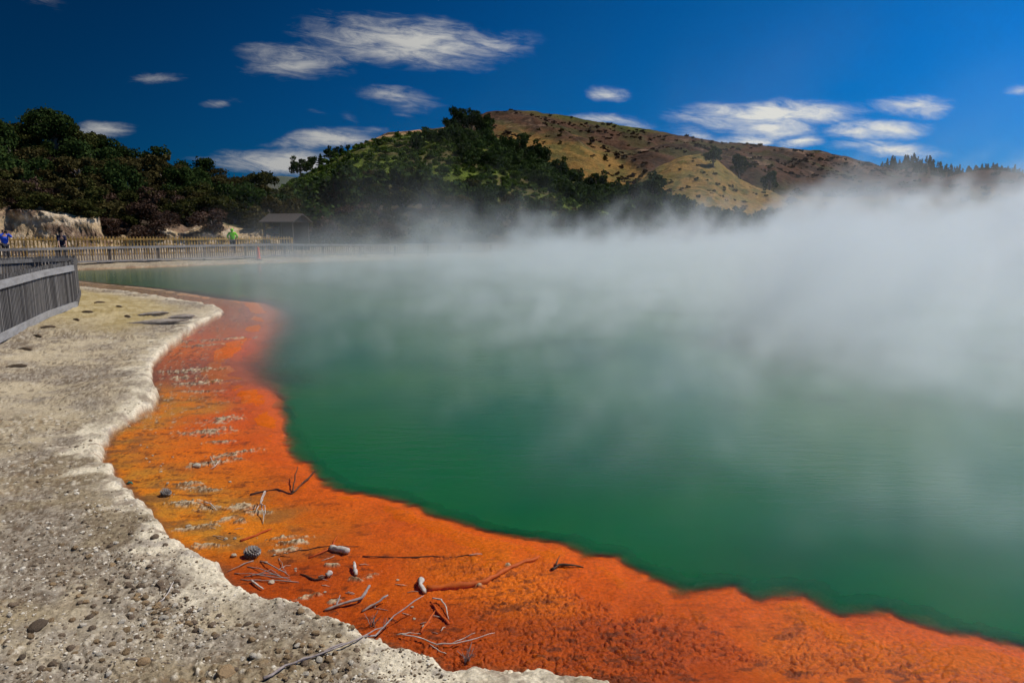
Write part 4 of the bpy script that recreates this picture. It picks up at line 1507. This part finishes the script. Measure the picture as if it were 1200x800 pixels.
def person(label, loc, rz, hands, lean=0.0, top='navy_cloth', bottom='dark_trousers', hair='dark_hair', hat=None, hood=False, head_down=0.0, H=1.72, sleeves=True):
    """a standing adult facing local -y; hands: the two wrist targets; lean in metres at the shoulders"""
    root = empty('person', loc, rz)
    tag(root, label, 'person')
    k = H / 1.72
    hipz, shz = 0.92 * k, 1.42 * k
    L_ = -lean
    vs, es, rs = [], [], []

    def add(p, r_, to=None):
        vs.append(p)
        rs.append(r_)
        if to is not None:
            es.append((to, len(vs) - 1))
        return len(vs) - 1
    pel = add((0, 0, hipz), (0.15, 0.105))
    wst = add((0, L_ * 0.3, 1.10 * k), (0.135, 0.095), pel)
    cst = add((0, L_ * 0.75, 1.30 * k), (0.165, 0.115), wst)
    nck = add((0, L_ * 1.0, 1.475 * k), (0.058, 0.058), cst)
    hd0 = add((0, L_ * 1.05 - 0.02 - head_down * .4, 1.565 * k - head_down * .3), (0.072, 0.082), nck)
    add((0, L_ * 1.08 - 0.02 - head_down, 1.665 * k - head_down * .7), (0.068, 0.085), hd0)
    add((0, L_ * 1.05 - 0.125 - head_down, 1.59 * k - head_down * .8), (0.014, 0.014), hd0)     # nose
    arms = []
    for s, wr in zip((-1, 1), hands):
        sh = Vector((s * 0.185 * k, L_ * 0.95, shz - 0.02))
        w_ = Vector(wr)
        mid = (sh + w_) / 2
        dl = (w_ - sh).length
        bend = math.sqrt(max(0.0, 0.275 ** 2 - (dl / 2) ** 2))
        ax = (w_ - sh).normalized()
        out = Vector((s * 0.55, 0.25, -0.6))
        out = (out - ax * out.dot(ax)).normalized()
        el = mid + out * bend
        a = add(tuple(sh), 0.058, cst)
        b = add(tuple(el), 0.043, a)
        c = add(tuple(w_), 0.029, b)
        hdir = (w_ - el).normalized()
        pm = w_ + hdir * 0.075
        d_ = add(tuple(pm), (0.036, 0.02), c)
        arms.append((sh, el, w_, pm, hdir, s))
    for s in (-1, 1):
        h_ = add((s * 0.095 * k, 0, hipz - 0.06), 0.088, pel)
        kn = add((s * 0.10 * k, -0.02, 0.49 * k), 0.058, h_)
        an = add((s * 0.105 * k, 0.02, 0.085), 0.04, kn)
        add((s * 0.12 * k, -0.15, 0.035), (0.042, 0.032), an)
    body = skin_mesh('body', vs, es, rs, M['skin'], root, 2)
    # fingers: five separate tapered chains joined into the body mesh
    mb = MB()
    for sh, el, w_, pm, hdir, s in arms:
        side = hdir.cross(Vector((0, 0, 1)))
        side = side.normalized() if side.length > .1 else Vector((1, 0, 0))
        dn = hdir.cross(side).normalized()
        if dn.z > 0:
            dn = -dn
        for i, ln in enumerate((0.062, 0.074, 0.078, 0.070)):
            o_ = pm + side * (0.019 * (i - 1.5))
            mb.tube([o_, o_ + hdir * ln * .5 + dn * .008, o_ + hdir * ln * .8 + dn * .035], [0.009, 0.0085, 0.006], 6)
        o_ = w_ + hdir * 0.03 + side * (0.03 * s)
        mb.tube([o_, o_ + side * 0.03 * s + hdir * 0.03, o_ + side * 0.032 * s + hdir * 0.055 + dn * .02], [0.011, 0.010, 0.007], 6)
    fo = mb.build('body', M['skin'], None, smooth=True)
    bm = bmesh.new()
    bm.from_mesh(body.data)
    bm.from_mesh(fo.data)
    bm.to_mesh(body.data)
    bm.free()
    D.objects.remove(fo)
    # jacket or shirt
    cv, ce, cr = [], [], []

    def addc(p, r_, to=None):
        cv.append(p)
        cr.append(r_)
        if to is not None:
            ce.append((to, len(cv) - 1))
        return len(cv) - 1
    a = addc((0, 0.0, hipz - 0.04), (0.185, 0.135))
    b = addc((0, L_ * .3, 1.10 * k), (0.165, 0.125), a)
    c = addc((0, L_ * .75, 1.30 * k), (0.19, 0.14), b)
    addc((0, L_ * .97, 1.45 * k), (0.085, 0.085), c)
    for sh, el, w_, pm, hdir, s in arms:
        q = addc(tuple(sh), 0.075, c)
        q2 = addc(tuple(el), 0.056, q)
        if sleeves:
            addc(tuple(w_ - hdir * 0.02), 0.043, q2)
    skin_mesh('jacket' if sleeves else 'shirt', cv, ce, cr, M[top], root, 2)
    # trousers
    tv, te, tr_ = [(0, 0, hipz)], [], [(0.165, 0.12)]
    for s in (-1, 1):
        n = len(tv)
        tv += [(s * 0.095 * k, 0, hipz - 0.08), (s * 0.10 * k, -0.02, 0.49 * k), (s * 0.105 * k, 0.02, 0.10)]
        tr_ += [0.10, 0.075, 0.062]
        te += [(0, n), (n, n + 1), (n + 1, n + 2)]
    skin_mesh('trousers', tv, te, tr_, M[bottom], root, 2)
    mb = MB()
    for s in (-1, 1):
        mb.tube([(s * 0.115 * k, 0.06, 0.045), (s * 0.12 * k, -0.06, 0.05), (s * 0.125 * k, -0.17, 0.035)], [0.05, 0.052, 0.03], 10)
    mb.build('shoes', M['black_plastic'], root, smooth=True)
    hx, hy, hz_ = 0, L_ * 1.07 - 0.01 - head_down, 1.64 * k - head_down * .7
    if hood:
        skin_mesh('hood', [(0, L_ + .03, 1.46 * k), (0, hy + .05, hz_ - .04), (0, hy + .03, hz_ + .05)], [(0, 1), (1, 2)], [0.09, 0.115, 0.10], M[top], root, 2)
    else:
        skin_mesh('hair', [(0, hy + .055, hz_ - .10), (0, hy + .045, hz_ + .0), (0, hy + .01, hz_ + .055)], [(0, 1), (1, 2)], [0.06, 0.085, 0.085], M[hair], root, 2)
    if hat:
        mb = MB()
        brim = 0.17 if hat == 'tan_cloth' else 0.105
        mb.tube([(hx, hy, hz_ + .03), (hx, hy, hz_ + .04)], [brim, brim * .98], 20)
        mb.tube([(hx, hy, hz_ + .04), (hx, hy, hz_ + .10), (hx, hy, hz_ + .135)], [0.108, 0.10, 0.06], 20)
        if hat != 'tan_cloth':
            mb.box((hx, hy - .14, hz_ + .04), (.15, .12, .012))
        mb.build('hat', M[hat], root, smooth=True)
    return root


def spot(px, Y):
    x = (px - 600) / 800 * Y
    return (x, Y, gheight(x, Y))


person('person in a tan hat and blue jacket at the left edge behind the far railing', spot(2, 38.2), rad(70), [(-0.12, -0.30, 1.12), (0.12, -0.32, 1.12)], top='blue_cloth', hat='tan_cloth')
pb = person('person in a bright blue jacket holding a black camera up to the eye', spot(11.5, 37.6), rad(55), [(-0.07, -0.24, 1.50), (0.08, -0.24, 1.47)], top='bright_blue_cloth', H=1.66)
px_, py_, pz_ = spot(11.5, 37.6)
cam_thing = empty('camera', (px_ + 0.235, py_ - 0.17, pz_ + 1.53), rad(55))
tag(cam_thing, 'black camera held up by the person in bright blue', 'camera')
mb = MB()
mb.box((0, 0, 0), (0.15, 0.075, 0.105))
mb.box((0, 0, 0.065), (0.06, 0.06, 0.03))
mb.build('camera_body', M['black_plastic'], cam_thing)
mb = MB()
mb.tube([(0, -0.035, 0), (0, -0.14, 0)], [0.042, 0.045], 14)
mb.build('lens', M['black_plastic'], cam_thing, smooth=True)
person('person in a dark navy top and cap leaning with both arms on the far railing', spot(77.5, 38.15), rad(38), [(-0.16, -0.42, 0.86), (0.16, -0.46, 0.86)], lean=0.16, top='navy_cloth', hat='dark_hair', H=1.70, sleeves=False)
person('person in a lime green hooded jacket by the tan picket fence', spot(276, 46.6), rad(200), [(-0.2, -0.2, 0.95), (0.2, -0.2, 0.95)], top='lime_cloth', hood=True, lean=0.05, H=1.68)

# ------------------------------------------------------------------ sticks, cones and stones on the sinter
def stick(name, label, pts, r0, r1, mat, branches=(), lift=0.0, group=None, cat='stick', n=7, knots=0.25, seed=1):
    """pts: photo pixels with an optional height above the surface there"""
    rg_ = random.Random(seed)

    def world(ps):
        P = []
        for q in ps:
            p = gpt(q[0], q[1])
            P.append(p + Vector((0, 0, (q[2] if len(q) > 2 else 0.0) + lift)))
        return P

    def fine(P, r_a, r_b):
        out, rr_ = [], []
        k = len(P)
        for i in range(k - 1):
            m = 3
            for j in range(m):
                f = j / m
                p = P[i].lerp(P[i + 1], f)
                L_ = (P[i + 1] - P[i]).length
                if j:
                    p = p + Vector((rg_.uniform(-1, 1), rg_.uniform(-1, 1), rg_.uniform(-.4, .6))) * L_ * 0.045
                out.append(p)
                g = (i + f) / (k - 1)
                rr_.append((r_a + (r_b - r_a) * g) * rg_.uniform(1 - knots, 1 + knots))
        out.append(P[-1])
        rr_.append(r_b * 0.6)
        return out, rr_
    W = world(pts)
    base = W[0].copy()
    r0, r1 = r0 * .8, r1 * .8
    root_z = Vector((0, 0, r0 * 0.5))
    mb = MB()
    P, R_ = fine(W, r0, r1)
    mb.tube([p - base + root_z for p in P], R_, n, 0.45)
    for bps, ra, rb in branches:
        P, R_ = fine(world(bps), ra, rb)
        mb.tube([p - base + root_z for p in P], R_, 6, 0.15)
    o = mb.build(name, mat, None, smooth=True)
    o.location = base
    tag(o, label, cat, group)
    return o


S = stick
S('stick', 'long thin grey stick lying across the pale lip and reaching out over the orange shelf', [(309, 798), (335, 783), (365, 773), (400, 758), (440, 746, .01), (462, 734, .05), (497, 717, .09)], .009, .004, M['drift_grey'],
  [([(352, 778), (380, 770), (420, 752), (452, 741, .02)], .006, .003)], seed=2, lift=.016)
S('branch', 'crooked grey branch at the lip with a stubby fork near its base', [(380, 716, .0), (400, 711, .015), (424, 706, .03), (431, 699, .05), (434, 696, .06)], .011, .009, M['drift_grey'], [([(394, 713, .01), (399, 706, .05)], .006, .004)], seed=3, cat='branch')
S('stick', 'short straight grey stick just right of the crooked branch', [(424, 717, .0), (440, 711, .02), (455, 705, .045)], .010, .008, M['drift_grey'], seed=4)
S('twig', 'pale twig lying level at the foot of the lip', [(464, 746, .01), (480, 744.5, .02), (493, 744, .01)], .004, .003, M['drift'], seed=5, cat='twig')
S('twig', 'long wavy pale twig with side shoots at the foot of the lip', [(470, 747, .02), (490, 751, .015), (512, 757, .01), (535, 757, .02), (558, 752, .02), (580, 747, .03)], .005, .003, M['drift'],
  [([(504, 756, .01), (515, 763, .01), (523, 766, .0)], .004, .003), ([(530, 757, .02), (545, 753, .03), (557, 751, .05)], .003, .002)], seed=6, cat='twig')
S('log', 'slim orange coated log lying in the shallow water', [(500, 691), (525, 688), (550, 686), (570, 682), (588, 671), (605, 663), (632, 652)], .030, .014, M['drift_orange'], lift=-.008, n=10, seed=7, cat='log')
S('driftwood', 'knobbly bleached driftwood stump beside the orange log', [(490.5, 681, .0), (494, 684, .03), (493, 690, .02), (498, 696, .0)], .017, .024, M['drift'], knots=.5, n=9, seed=8)
S('twig', 'bent white twig dangling below the bleached stump', [(507, 704, .02), (517, 707, .025), (522, 713, .02), (524, 720, .01), (526, 726, .0)], .007, .003, M['drift'], seed=9, cat='twig')
S('log', 'short round ended log, dark below and bleached on top', [(388, 644, .0), (396, 647, .01), (404, 648.5, .012), (408.5, 649.5, .012)], .030, .030, M['drift'], knots=.08, n=12, seed=10, cat='log')
S('stick', 'dark wet stick with a bleached knob on its end', [(352, 673), (370, 680, .0), (380, 678, .01)], .008, .014, M['drift_dark'], seed=11)
S('driftwood', 'small bleached knob on the end of the dark wet stick', [(383, 677, .012), (389, 674, .02)], .02, .024, M['drift'], knots=.2, n=9, seed=12)
S('driftwood', 'upright bleached stub on a crusty mound', [(417, 675, .0), (416, 670, .02), (415, 664, .03)], .02, .014, M['drift'], knots=.4, n=9, seed=13)
S('branch', 'dark half sunken branch with a white tip at the green water edge', [(293, 580), (310, 576), (325, 574), (342, 579), (357, 567, .02), (371, 556, .05)], .013, .007, M['drift_dark'],
  [([(343, 578, .0), (346, 569, .05), (350, 558, .10)], .008, .004)], seed=14, cat='branch')
S('twig', 'short white twig on the pale lip edge', [(295, 682, .01), (302, 688, .012), (309, 692, .01)], .008, .006, M['drift'], seed=15, cat='twig')
S('twig', 'curled white root standing in a loop', [(300, 600, .01), (308, 594, .06), (312, 588, .10), (311, 592, .12), (306, 597, .07), (309, 606, .04), (308, 614, .0)], .006, .004, M['drift'],
  [([(286, 599, .0), (300, 599, .03)], .005, .004), ([(305, 598, .05), (311, 603, .08), (310, 609, .03)], .004, .003)], seed=16, cat='twig')
S('twig', 'white twig left of the curled root', [(239, 590, .01), (247, 594, .02), (253, 599, .01)], .007, .005, M['drift'], seed=17, cat='twig')
S('twig', 'forked pale twig on the ochre shelf', [(246, 551, .01), (252, 550, .03), (259, 542, .06)], .006, .003, M['drift'], [([(247, 541, .04), (252, 550, .03)], .004, .003)], seed=18, cat='twig')
S('twig', 'bent bleached twig on the grey sinter below the lip', [(185, 707), (192, 703, .01), (198, 697, .02), (204, 686, .02)], .007, .004, M['drift'], seed=19, cat='twig')
S('stick', 'thin brown stick lying flat near the bottom of the bank', [(146, 775), (162, 773), (175, 772), (195, 777), (216, 780)], .007, .005, M['bark'], seed=20)
S('twig', 'white twig on the orange shelf above the crooked branch', [(376, 657), (388, 655, .01), (392, 653, .01)], .004, .003, M['drift'], seed=21, cat='twig')
S('twig', 'long thin dark twig on the orange shelf', [(425, 652), (470, 653), (520, 652), (560, 651)], .006, .004, M['drift_dark'], seed=22, cat='twig')
S('twig', 'fine white twig in the middle of the orange shelf', [(550, 652, .01), (558, 651, .015), (565, 650.5, .01)], .004, .003, M['drift'], seed=23, cat='twig')
S('branch', 'small dark branch on the shelf rim by the green water', [(646, 667), (655, 664, .01), (668, 664, .01), (684, 665)], .014, .006, M['drift_dark'], [([(650, 666, .0), (656, 659, .05)], .007, .003)], seed=24, cat='branch')
S('twig', 'orange coated twig pointing to the bleached stump', [(526, 731), (516, 722, .005), (505, 708, .005)], .012, .007, M['drift_orange'], seed=25, cat='twig')
S('twig', 'leaning orange coated stick in the cobbled shallows', [(493, 742), (503, 728, .01), (510, 718, .01)], .012, .006, M['drift_orange'], seed=26, cat='twig')
S('twig', 'orange coated stick crossing towards the short log', [(362, 654), (385, 645, .01), (396, 628, .0)], .010, .006, M['drift_orange'], seed=27, cat='twig')
S('twig', 'long dark root lying along the ochre shallows', [(318, 652), (350, 645), (385, 640), (420, 640)], .006, .003, M['drift_dark'], seed=28, cat='twig')
S('twig', 'short orange twig lying at the left of the ochre shallows', [(282, 634), (300, 628), (318, 620)], .014, .009, M['drift_orange'], seed=29, cat='twig')
# fan of fine twigs below the pine cone
FANB = [([(290, 664), (312, 672, .02), (338, 681, .01)], .004, .003), ([(305, 658), (320, 668, .03), (339, 678, .02)], .005, .003), ([(282, 679), (310, 682, .01), (350, 682)], .004, .003),
        ([(297, 657), (286, 662, .01), (266, 670)], .005, .003), ([(327, 654), (331, 666, .02), (336, 673)], .003, .002), ([(275, 672), (300, 676, .02), (340, 680, .02)], .004, .002), ([(300, 674), (318, 672, .03), (330, 676)], .003, .002)]
S('twig', 'fan of fine dry twigs lying below the large pine cone', [(286, 676), (305, 674, .01), (325, 677, .02), (342, 681)], .005, .003, M['drift_grey'], FANB, seed=30, cat='twig')


def weed(label, px, py, h, n, seed):
    rg_ = random.Random(seed)
    b = gpt(px, py)
    mb = MB()
    for _ in range(n):
        a = rg_.uniform(0, 6.28)
        q = rg_.uniform(0.1, 0.55) * h
        hh = h * rg_.uniform(.5, 1)
        st = Vector((rg_.uniform(-.015, .015), rg_.uniform(-.01, .01), -.01))
        mb.tube([st, st + Vector((q * .4 * math.cos(a), q * .4 * math.sin(a), hh * .6)), st + Vector((q * math.cos(a), q * math.sin(a), hh))], [.003, .002, .001], 5)
    o = mb.build('dry_weed', M['drift_grey'], None)
    o.location = b
    tag(o, label, 'weed')


weed('tuft of dry stalks beside the grey stick at the lip', 437, 733, .10, 9, 1)
weed('dead weed clinging to the notch between the two pale lips', 546, 775, .11, 14, 2)
weed('single dry stalk beside the dead tuft', 451, 737, .09, 3, 3)


def pine_cone(label, px, py, Lc, r, mat, rz, tilt, seed):
    """an open cone lying on its side: spiral of woody scales round a core"""
    rg_ = random.Random(seed)
    b = gpt(px, py)
    root = empty('pine_cone', b + Vector((0, 0, r * 0.8)), rz)
    tag(root, label, 'pine cone')
    mb = MB()
    prof = lambda t: r * (0.22 + 0.86 * math.sin(math.pi * min(1, 0.30 + 0.68 * t)) ** 0.9)
    mb.tube([(0, 0, Lc * (t - .5)) for t in (0, .2, .5, .8, 1)], [prof(t) * .62 for t in (0, .2, .5, .8, 1)], 12)
    core = mb.build('core', M['cone_dark'], root, smooth=True)
    mb = MB()
    n = 80
    for i in range(n):
        t = i / n
        a = i * 2.39996
        rr_ = prof(t) * 0.98
        zc = Lc * (t - .5)
        rd = Vector((math.cos(a), math.sin(a), 0))
        tg = Vector((-math.sin(a), math.cos(a), 0))
        up = Vector((0, 0, 1))
        w = r * 0.27 * (1 - .35 * t)
        p0 = rd * rr_ * .5 + up * (zc - r * .05)
        p1 = rd * (rr_ * 1.12 + r * .12) + up * (zc + r * .20)
        th = up * r * 0.05 - rd * r * .03
        q = [p0 - tg * w * .5, p0 + tg * w * .5, p1 + tg * w, p1 + rd * r * .06 + up * r * .05, p1 - tg * w]
        mb.quad(q)
        q2 = [v_ - th for v_ in q]
        mb.quad(list(reversed(q2)))
        for s_ in range(5):
            t_ = (s_ + 1) % 5
            mb.quad([q[t_], q[s_], q2[s_], q2[t_]])
    sc_ = mb.build('scales', mat, root)
    for o in (core, sc_):
        o.rotation_euler = (tilt, 0, 0)


pine_cone('large grey open pine cone lying on the ochre shelf near the lip', 297, 651, .115, .036, M['cone'], rad(65), rad(70), 4)
pine_cone('small weathered pine cone lying high on the ochre shelf', 195, 580, .085, .03, M['cone'], rad(75), rad(80), 5)
M['teal_plastic'] = mat_simple('teal_plastic', (0.02, 0.30, 0.28), rough=0.4)
mb = MB()
mb.tube([(0, 0, .004), (.02, .004, .014), (.045, 0, .016), (.065, -.006, .004)], [.006, .011, .009, .003], 6)
o = mb.build('plastic_scrap', M['teal_plastic'], None)
o.location = gpt(148, 567)
tag(o, 'tiny teal scrap of plastic on the ochre edge below the lip', 'litter')

TW = random.Random(41)
for i in range(26):
    k = TW.random()
    px = 215 + k * 330 + TW.uniform(-25, 30)
    py = float(np.interp(px, [190, 225, 300, 375, 440, 530], [560, 610, 660, 690, 715, 745])) - abs(TW.gauss(0, 22)) + 4
    dx_, dy_ = TW.uniform(5, 17), TW.uniform(-5, 5)
    mk = TW.choice(['drift', 'drift_grey', 'drift_dark', 'drift_grey'])
    wd = {'drift': 'pale', 'drift_grey': 'grey', 'drift_dark': 'dark'}[mk]
    S('twig', f'tiny {wd} twig scrap stranded along the inner edge of the orange shelf', [(px, py), (px + dx_ * .5, py + dy_ * .7, .006), (px + dx_, py + dy_)], TW.uniform(.003, .005), .002, M[mk],
      group=f'tiny {wd} twig scraps along the inner edge of the shelf', seed=60 + i, cat='twig', n=5)

# ------------------------------------------------------------------ stones: the largest as single stones, the rest as gravel
def stone_mesh(seed, sub=2):
    bm = bmesh.new()
    bmesh.ops.create_icosphere(bm, subdivisions=sub, radius=1)
    rg_ = np.random.default_rng(seed)
    dirs = rg_.normal(size=(9, 3))
    dirs /= np.linalg.norm(dirs, axis=1, keepdims=True)
    cut = rg_.uniform(.55, .95, 9)
    for v_ in bm.verts:
        p = np.array(v_.co)
        for d_, c_ in zip(dirs, cut):
            e = p @ d_ - c_
            if e > 0:
                p = p - d_ * e * .85
        v_.co = p
    V = np.array([v_.co[:] for v_ in bm.verts]) * np.array([1, rg_.uniform(.65, .9), rg_.uniform(.45, .7)])
    F = np.array([[v_.index for v_ in f.verts] for f in bm.faces])
    bm.free()
    return V, F


ST = {}
for mk in ('stone_brown', 'stone_dark', 'stone_pale'):
    ST[mk] = []
    for k in range(4):
        V, F = stone_mesh(30 + k + 7 * len(ST))
        ST[mk].append([mesh_np('stone', V, F, M[mk], smooth=False), False])


def put_stone(mk, x, y, z, r_, label, group=None):
    e = ST[mk][RS.randrange(4)]
    o = e[0] if not e[1] else copy_tree(e[0])
    e[1] = True
    o.location = (x, y, z + r_ * .18)
    o.scale = (r_, r_, r_)
    o.rotation_euler = (RS.uniform(-.25, .25), RS.uniform(-.25, .25), RS.uniform(0, 6.28))
    tag(o, label, 'stone', group)


RS = random.Random(3)
ONE = [('stone_brown', 352, 717, .030, 'largest brown stone on the pale lip beside the crooked branch'), ('stone_brown', 412, 736, .026, 'brown stone on the lip next to the dry stalks'),
       ('stone_brown', 370, 743, .030, 'brown stone at the inner edge of the lip, left of the long thin stick'), ('stone_brown', 354, 757, .024, 'brown stone pair member, left, below the lip'),
       ('stone_brown', 363, 757, .018, 'small brown stone touching the left stone of the pair'), ('stone_dark', 181, 630, .030, 'dark stone on the pale lip above the cluster of brown stones'),
       ('stone_pale', 274, 651, .028, 'white stone beside the large pine cone'), ('stone_pale', 231, 547, .06, 'rounded white stone among the crust on the ochre shelf'), ('stone_pale', 221, 617, .03, 'white stone on the shelf just off the lip'),
       ('stone_pale', 318, 683, .026, 'white stone among the fan of twigs'), ('stone_brown', 265, 789, .055, 'tan flat stone at the bottom of the bank'), ('stone_brown', 169, 776, .04, 'brown flat stone beside the thin brown stick'),
       ('stone_dark', 45, 735, .055, 'dark hollow stone at the lower left of the bank'), ('stone_dark', 188, 685, .035, 'darkest stone of the cluster in the middle of the bank'), ('stone_brown', 302, 733, .022, 'lone brown stone in the dip of the lip')]
for mk, px, py, r_, lb in ONE:
    p = gpt(px, py)
    put_stone(mk, p.x, p.y, p.z, r_, lb)
CL_ = [(185, 680, 32, 26), (175, 640, 30, 20), (95, 640, 40, 26), (60, 700, 60, 60), (140, 560, 40, 40), (200, 700, 26, 14), (370, 750, 40, 25), (80, 560, 70, 50)]
cand = []
while len(cand) < 3600:
    if RS.random() < 0.5:
        cx, cyy, sx_, sy_ = RS.choice(CL_)
        px, py = RS.gauss(cx, sx_), RS.gauss(cyy, sy_)
    else:
        px, py = RS.uniform(-60, 560), 380 + 470 * RS.random() ** 0.8
    if py < 378 or py > 860 or px < -100:
        continue
    x, y = at(px, py, 0.2)
    cand.append((x, y, .005 + .022 * RS.random() ** 3.4))
cx_ = np.array([c[0] for c in cand])
cy_ = np.array([c[1] for c in cand])
cz_, _, _, cdq, _ = terrain(cx_, cy_)
good = [(x, y, float(cz_[i]), r_, float(cdq[i])) for i, (x, y, r_) in enumerate(cand) if cdq[i] > 0.06 and (cdq[i] > 0.30 or RS.random() < 0.3)]
good.sort(key=lambda q: -q[3] / math.hypot(q[0], q[1]))
big, rest = good[:250], good[250:]
for x, y, z, r_, dq_ in big:
    mk = RS.choices(['stone_brown', 'stone_dark', 'stone_pale'], [5, 4, 2.5])[0]
    wd = {'stone_brown': 'brown', 'stone_dark': 'dark', 'stone_pale': 'pale'}[mk]
    zone = 'on the pale lip' if dq_ < .4 else 'on the grey sinter bank'
    put_stone(mk, x, y, z, r_, f'small {wd} stone lying loose {zone}', f'loose {wd} stones {zone}')
for i in range(34):
    px = 150 + 360 * RS.random()
    py = float(np.interp(px, [150, 190, 225, 300, 375, 440, 530], [520, 560, 605, 655, 690, 715, 745])) - abs(RS.gauss(0, 24)) + 2
    p = gpt(px, py)
    if terrain(np.array([p.x]), np.array([p.y]))[3][0] < -0.02:
        put_stone('stone_pale', p.x, p.y, p.z, RS.uniform(.007, .019), 'small pale stone sitting in the shallow orange shelf below the lip', 'small pale stones in the shallows below the lip')
gv, gf, off = [], [], 0
gb = [stone_mesh(60 + k, 1) for k in range(5)]
gtone = []
extra = []
r0 = np.random.default_rng(9)
n_ex = 12000
epx = r0.uniform(-60, 600, n_ex)
epy = 375 + 485 * r0.random(n_ex) ** 0.8
u_ = (epx - 600) / 800 / (cp + (400 - epy) / 800 * sp)
w_ = (-sp + (400 - epy) / 800 * cp) / (cp + (400 - epy) / 800 * sp)
eY = (0.2 - CAM_Z) / w_
eX = u_ * eY
eg = fbm(eX * 1.6, eY * 1.6, 4, 901)
ez, _, _, edq, _ = terrain(eX, eY)
for i in np.nonzero((edq > 0.05) & (eg + 0.16 * (r0.random(n_ex) - .5) > 0.47))[0]:
    extra.append((eX[i], eY[i], float(ez[i]), .004 + .009 * r0.random() ** 2))
for x, y, z, r_, *_ in rest + extra:
    V, F = gb[RS.randrange(5)]
    a = RS.uniform(0, 6.28)
    c_, s_ = math.cos(a), math.sin(a)
    W = np.stack([(V[:, 0] * c_ - V[:, 1] * s_) * r_ + x, (V[:, 0] * s_ + V[:, 1] * c_) * r_ + y, V[:, 2] * r_ + z + r_ * .15], 1)
    gv.append(W)
    gf.append(F + off)
    off += len(V)
m = D.materials.new('mixed_gravel')
nt = nodes(m)
g = N(nt, 'ShaderNodeNewGeometry')
c = ramp(nt, g.outputs['Random Per Island'], [(0.0, (.07, .05, .035)), (0.3, (.17, .115, .065)), (0.6, (.30, .24, .17)), (0.75, (.55, .48, .38)), (1.0, (.66, .6, .5))])
b = N(nt, 'ShaderNodeBsdfPrincipled', inp={'Roughness': .95})
nt.links.new(c, b.inputs['Base Color'])
out_surface(nt, b.outputs[0])
for px, py, a_, w_, lb in ((186, 379, .75, .16, 'long flat sinter slab with a dark undercut edge on the far bank'), (214, 373, .36, .15, 'short dark flat slab at the tip of the far bank'),
                            (180, 370, .4, .10, 'thin flat slab lying behind the long slab on the far bank')):
    V, F = stone_mesh(77 + px, 2)
    o = mesh_np('slab', V * np.array([a_, w_ / .75, .09]), F, M['stone_slab'])
    p = gpt(px, py)
    o.location = p + Vector((0, 0, .035))
    o.rotation_euler = (0.05, -.06, .25)
    tag(o, lb, 'stone')
for i, (px, py) in enumerate(((30, 409), (45, 396), (57, 385), (90, 375), (117, 355), (150, 372), (140, 360), (20, 430), (103, 366))):
    mb = MB()
    mb.tube([(-.14, 0, .012), (-.05, .015, .02), (.06, .0, .018), (.13, -.01, .01)], [.018, .032, .03, .012], 6, .3)
    o = mb.build('bark_chip', M['stone_dark'], None)
    o.location = gpt(px, py)
    o.rotation_euler = (0, 0, RS.uniform(-.6, .6))
    tag(o, 'dark chip of bark lying on the olive ground beside the near boardwalk', 'bark chip', 'dark bark chips on the olive ground')
gr = mesh_np('gravel', np.concatenate(gv), np.concatenate(gf), m)
tag(gr, 'fine brown and white gravel strewn over the sinter bank', 'gravel', kind='stuff')


# ------------------------------------------------------------------ render settings
scene.render.engine = 'CYCLES'
cy = scene.cycles
cy.use_denoising = True
try:
    cy.denoiser = 'OPENIMAGEDENOISE'
except Exception:
    pass
cy.use_adaptive_sampling = True
cy.adaptive_threshold = 0.03
cy.adaptive_min_samples = 20
world.cycles.sampling_method = "NONE"
cy.max_bounces = 5
cy.diffuse_bounces = 1
cy.glossy_bounces = 2
cy.transmission_bounces = 2
cy.transparent_max_bounces = 8
cy.volume_bounces = 3
cy.sample_clamp_indirect = 6
cy.volume_step_rate = 4.0
scene.view_settings.view_transform = 'Standard'
scene.view_settings.look = 'None'
scene.view_settings.exposure = 0.0
scene.view_settings.gamma = 1.0
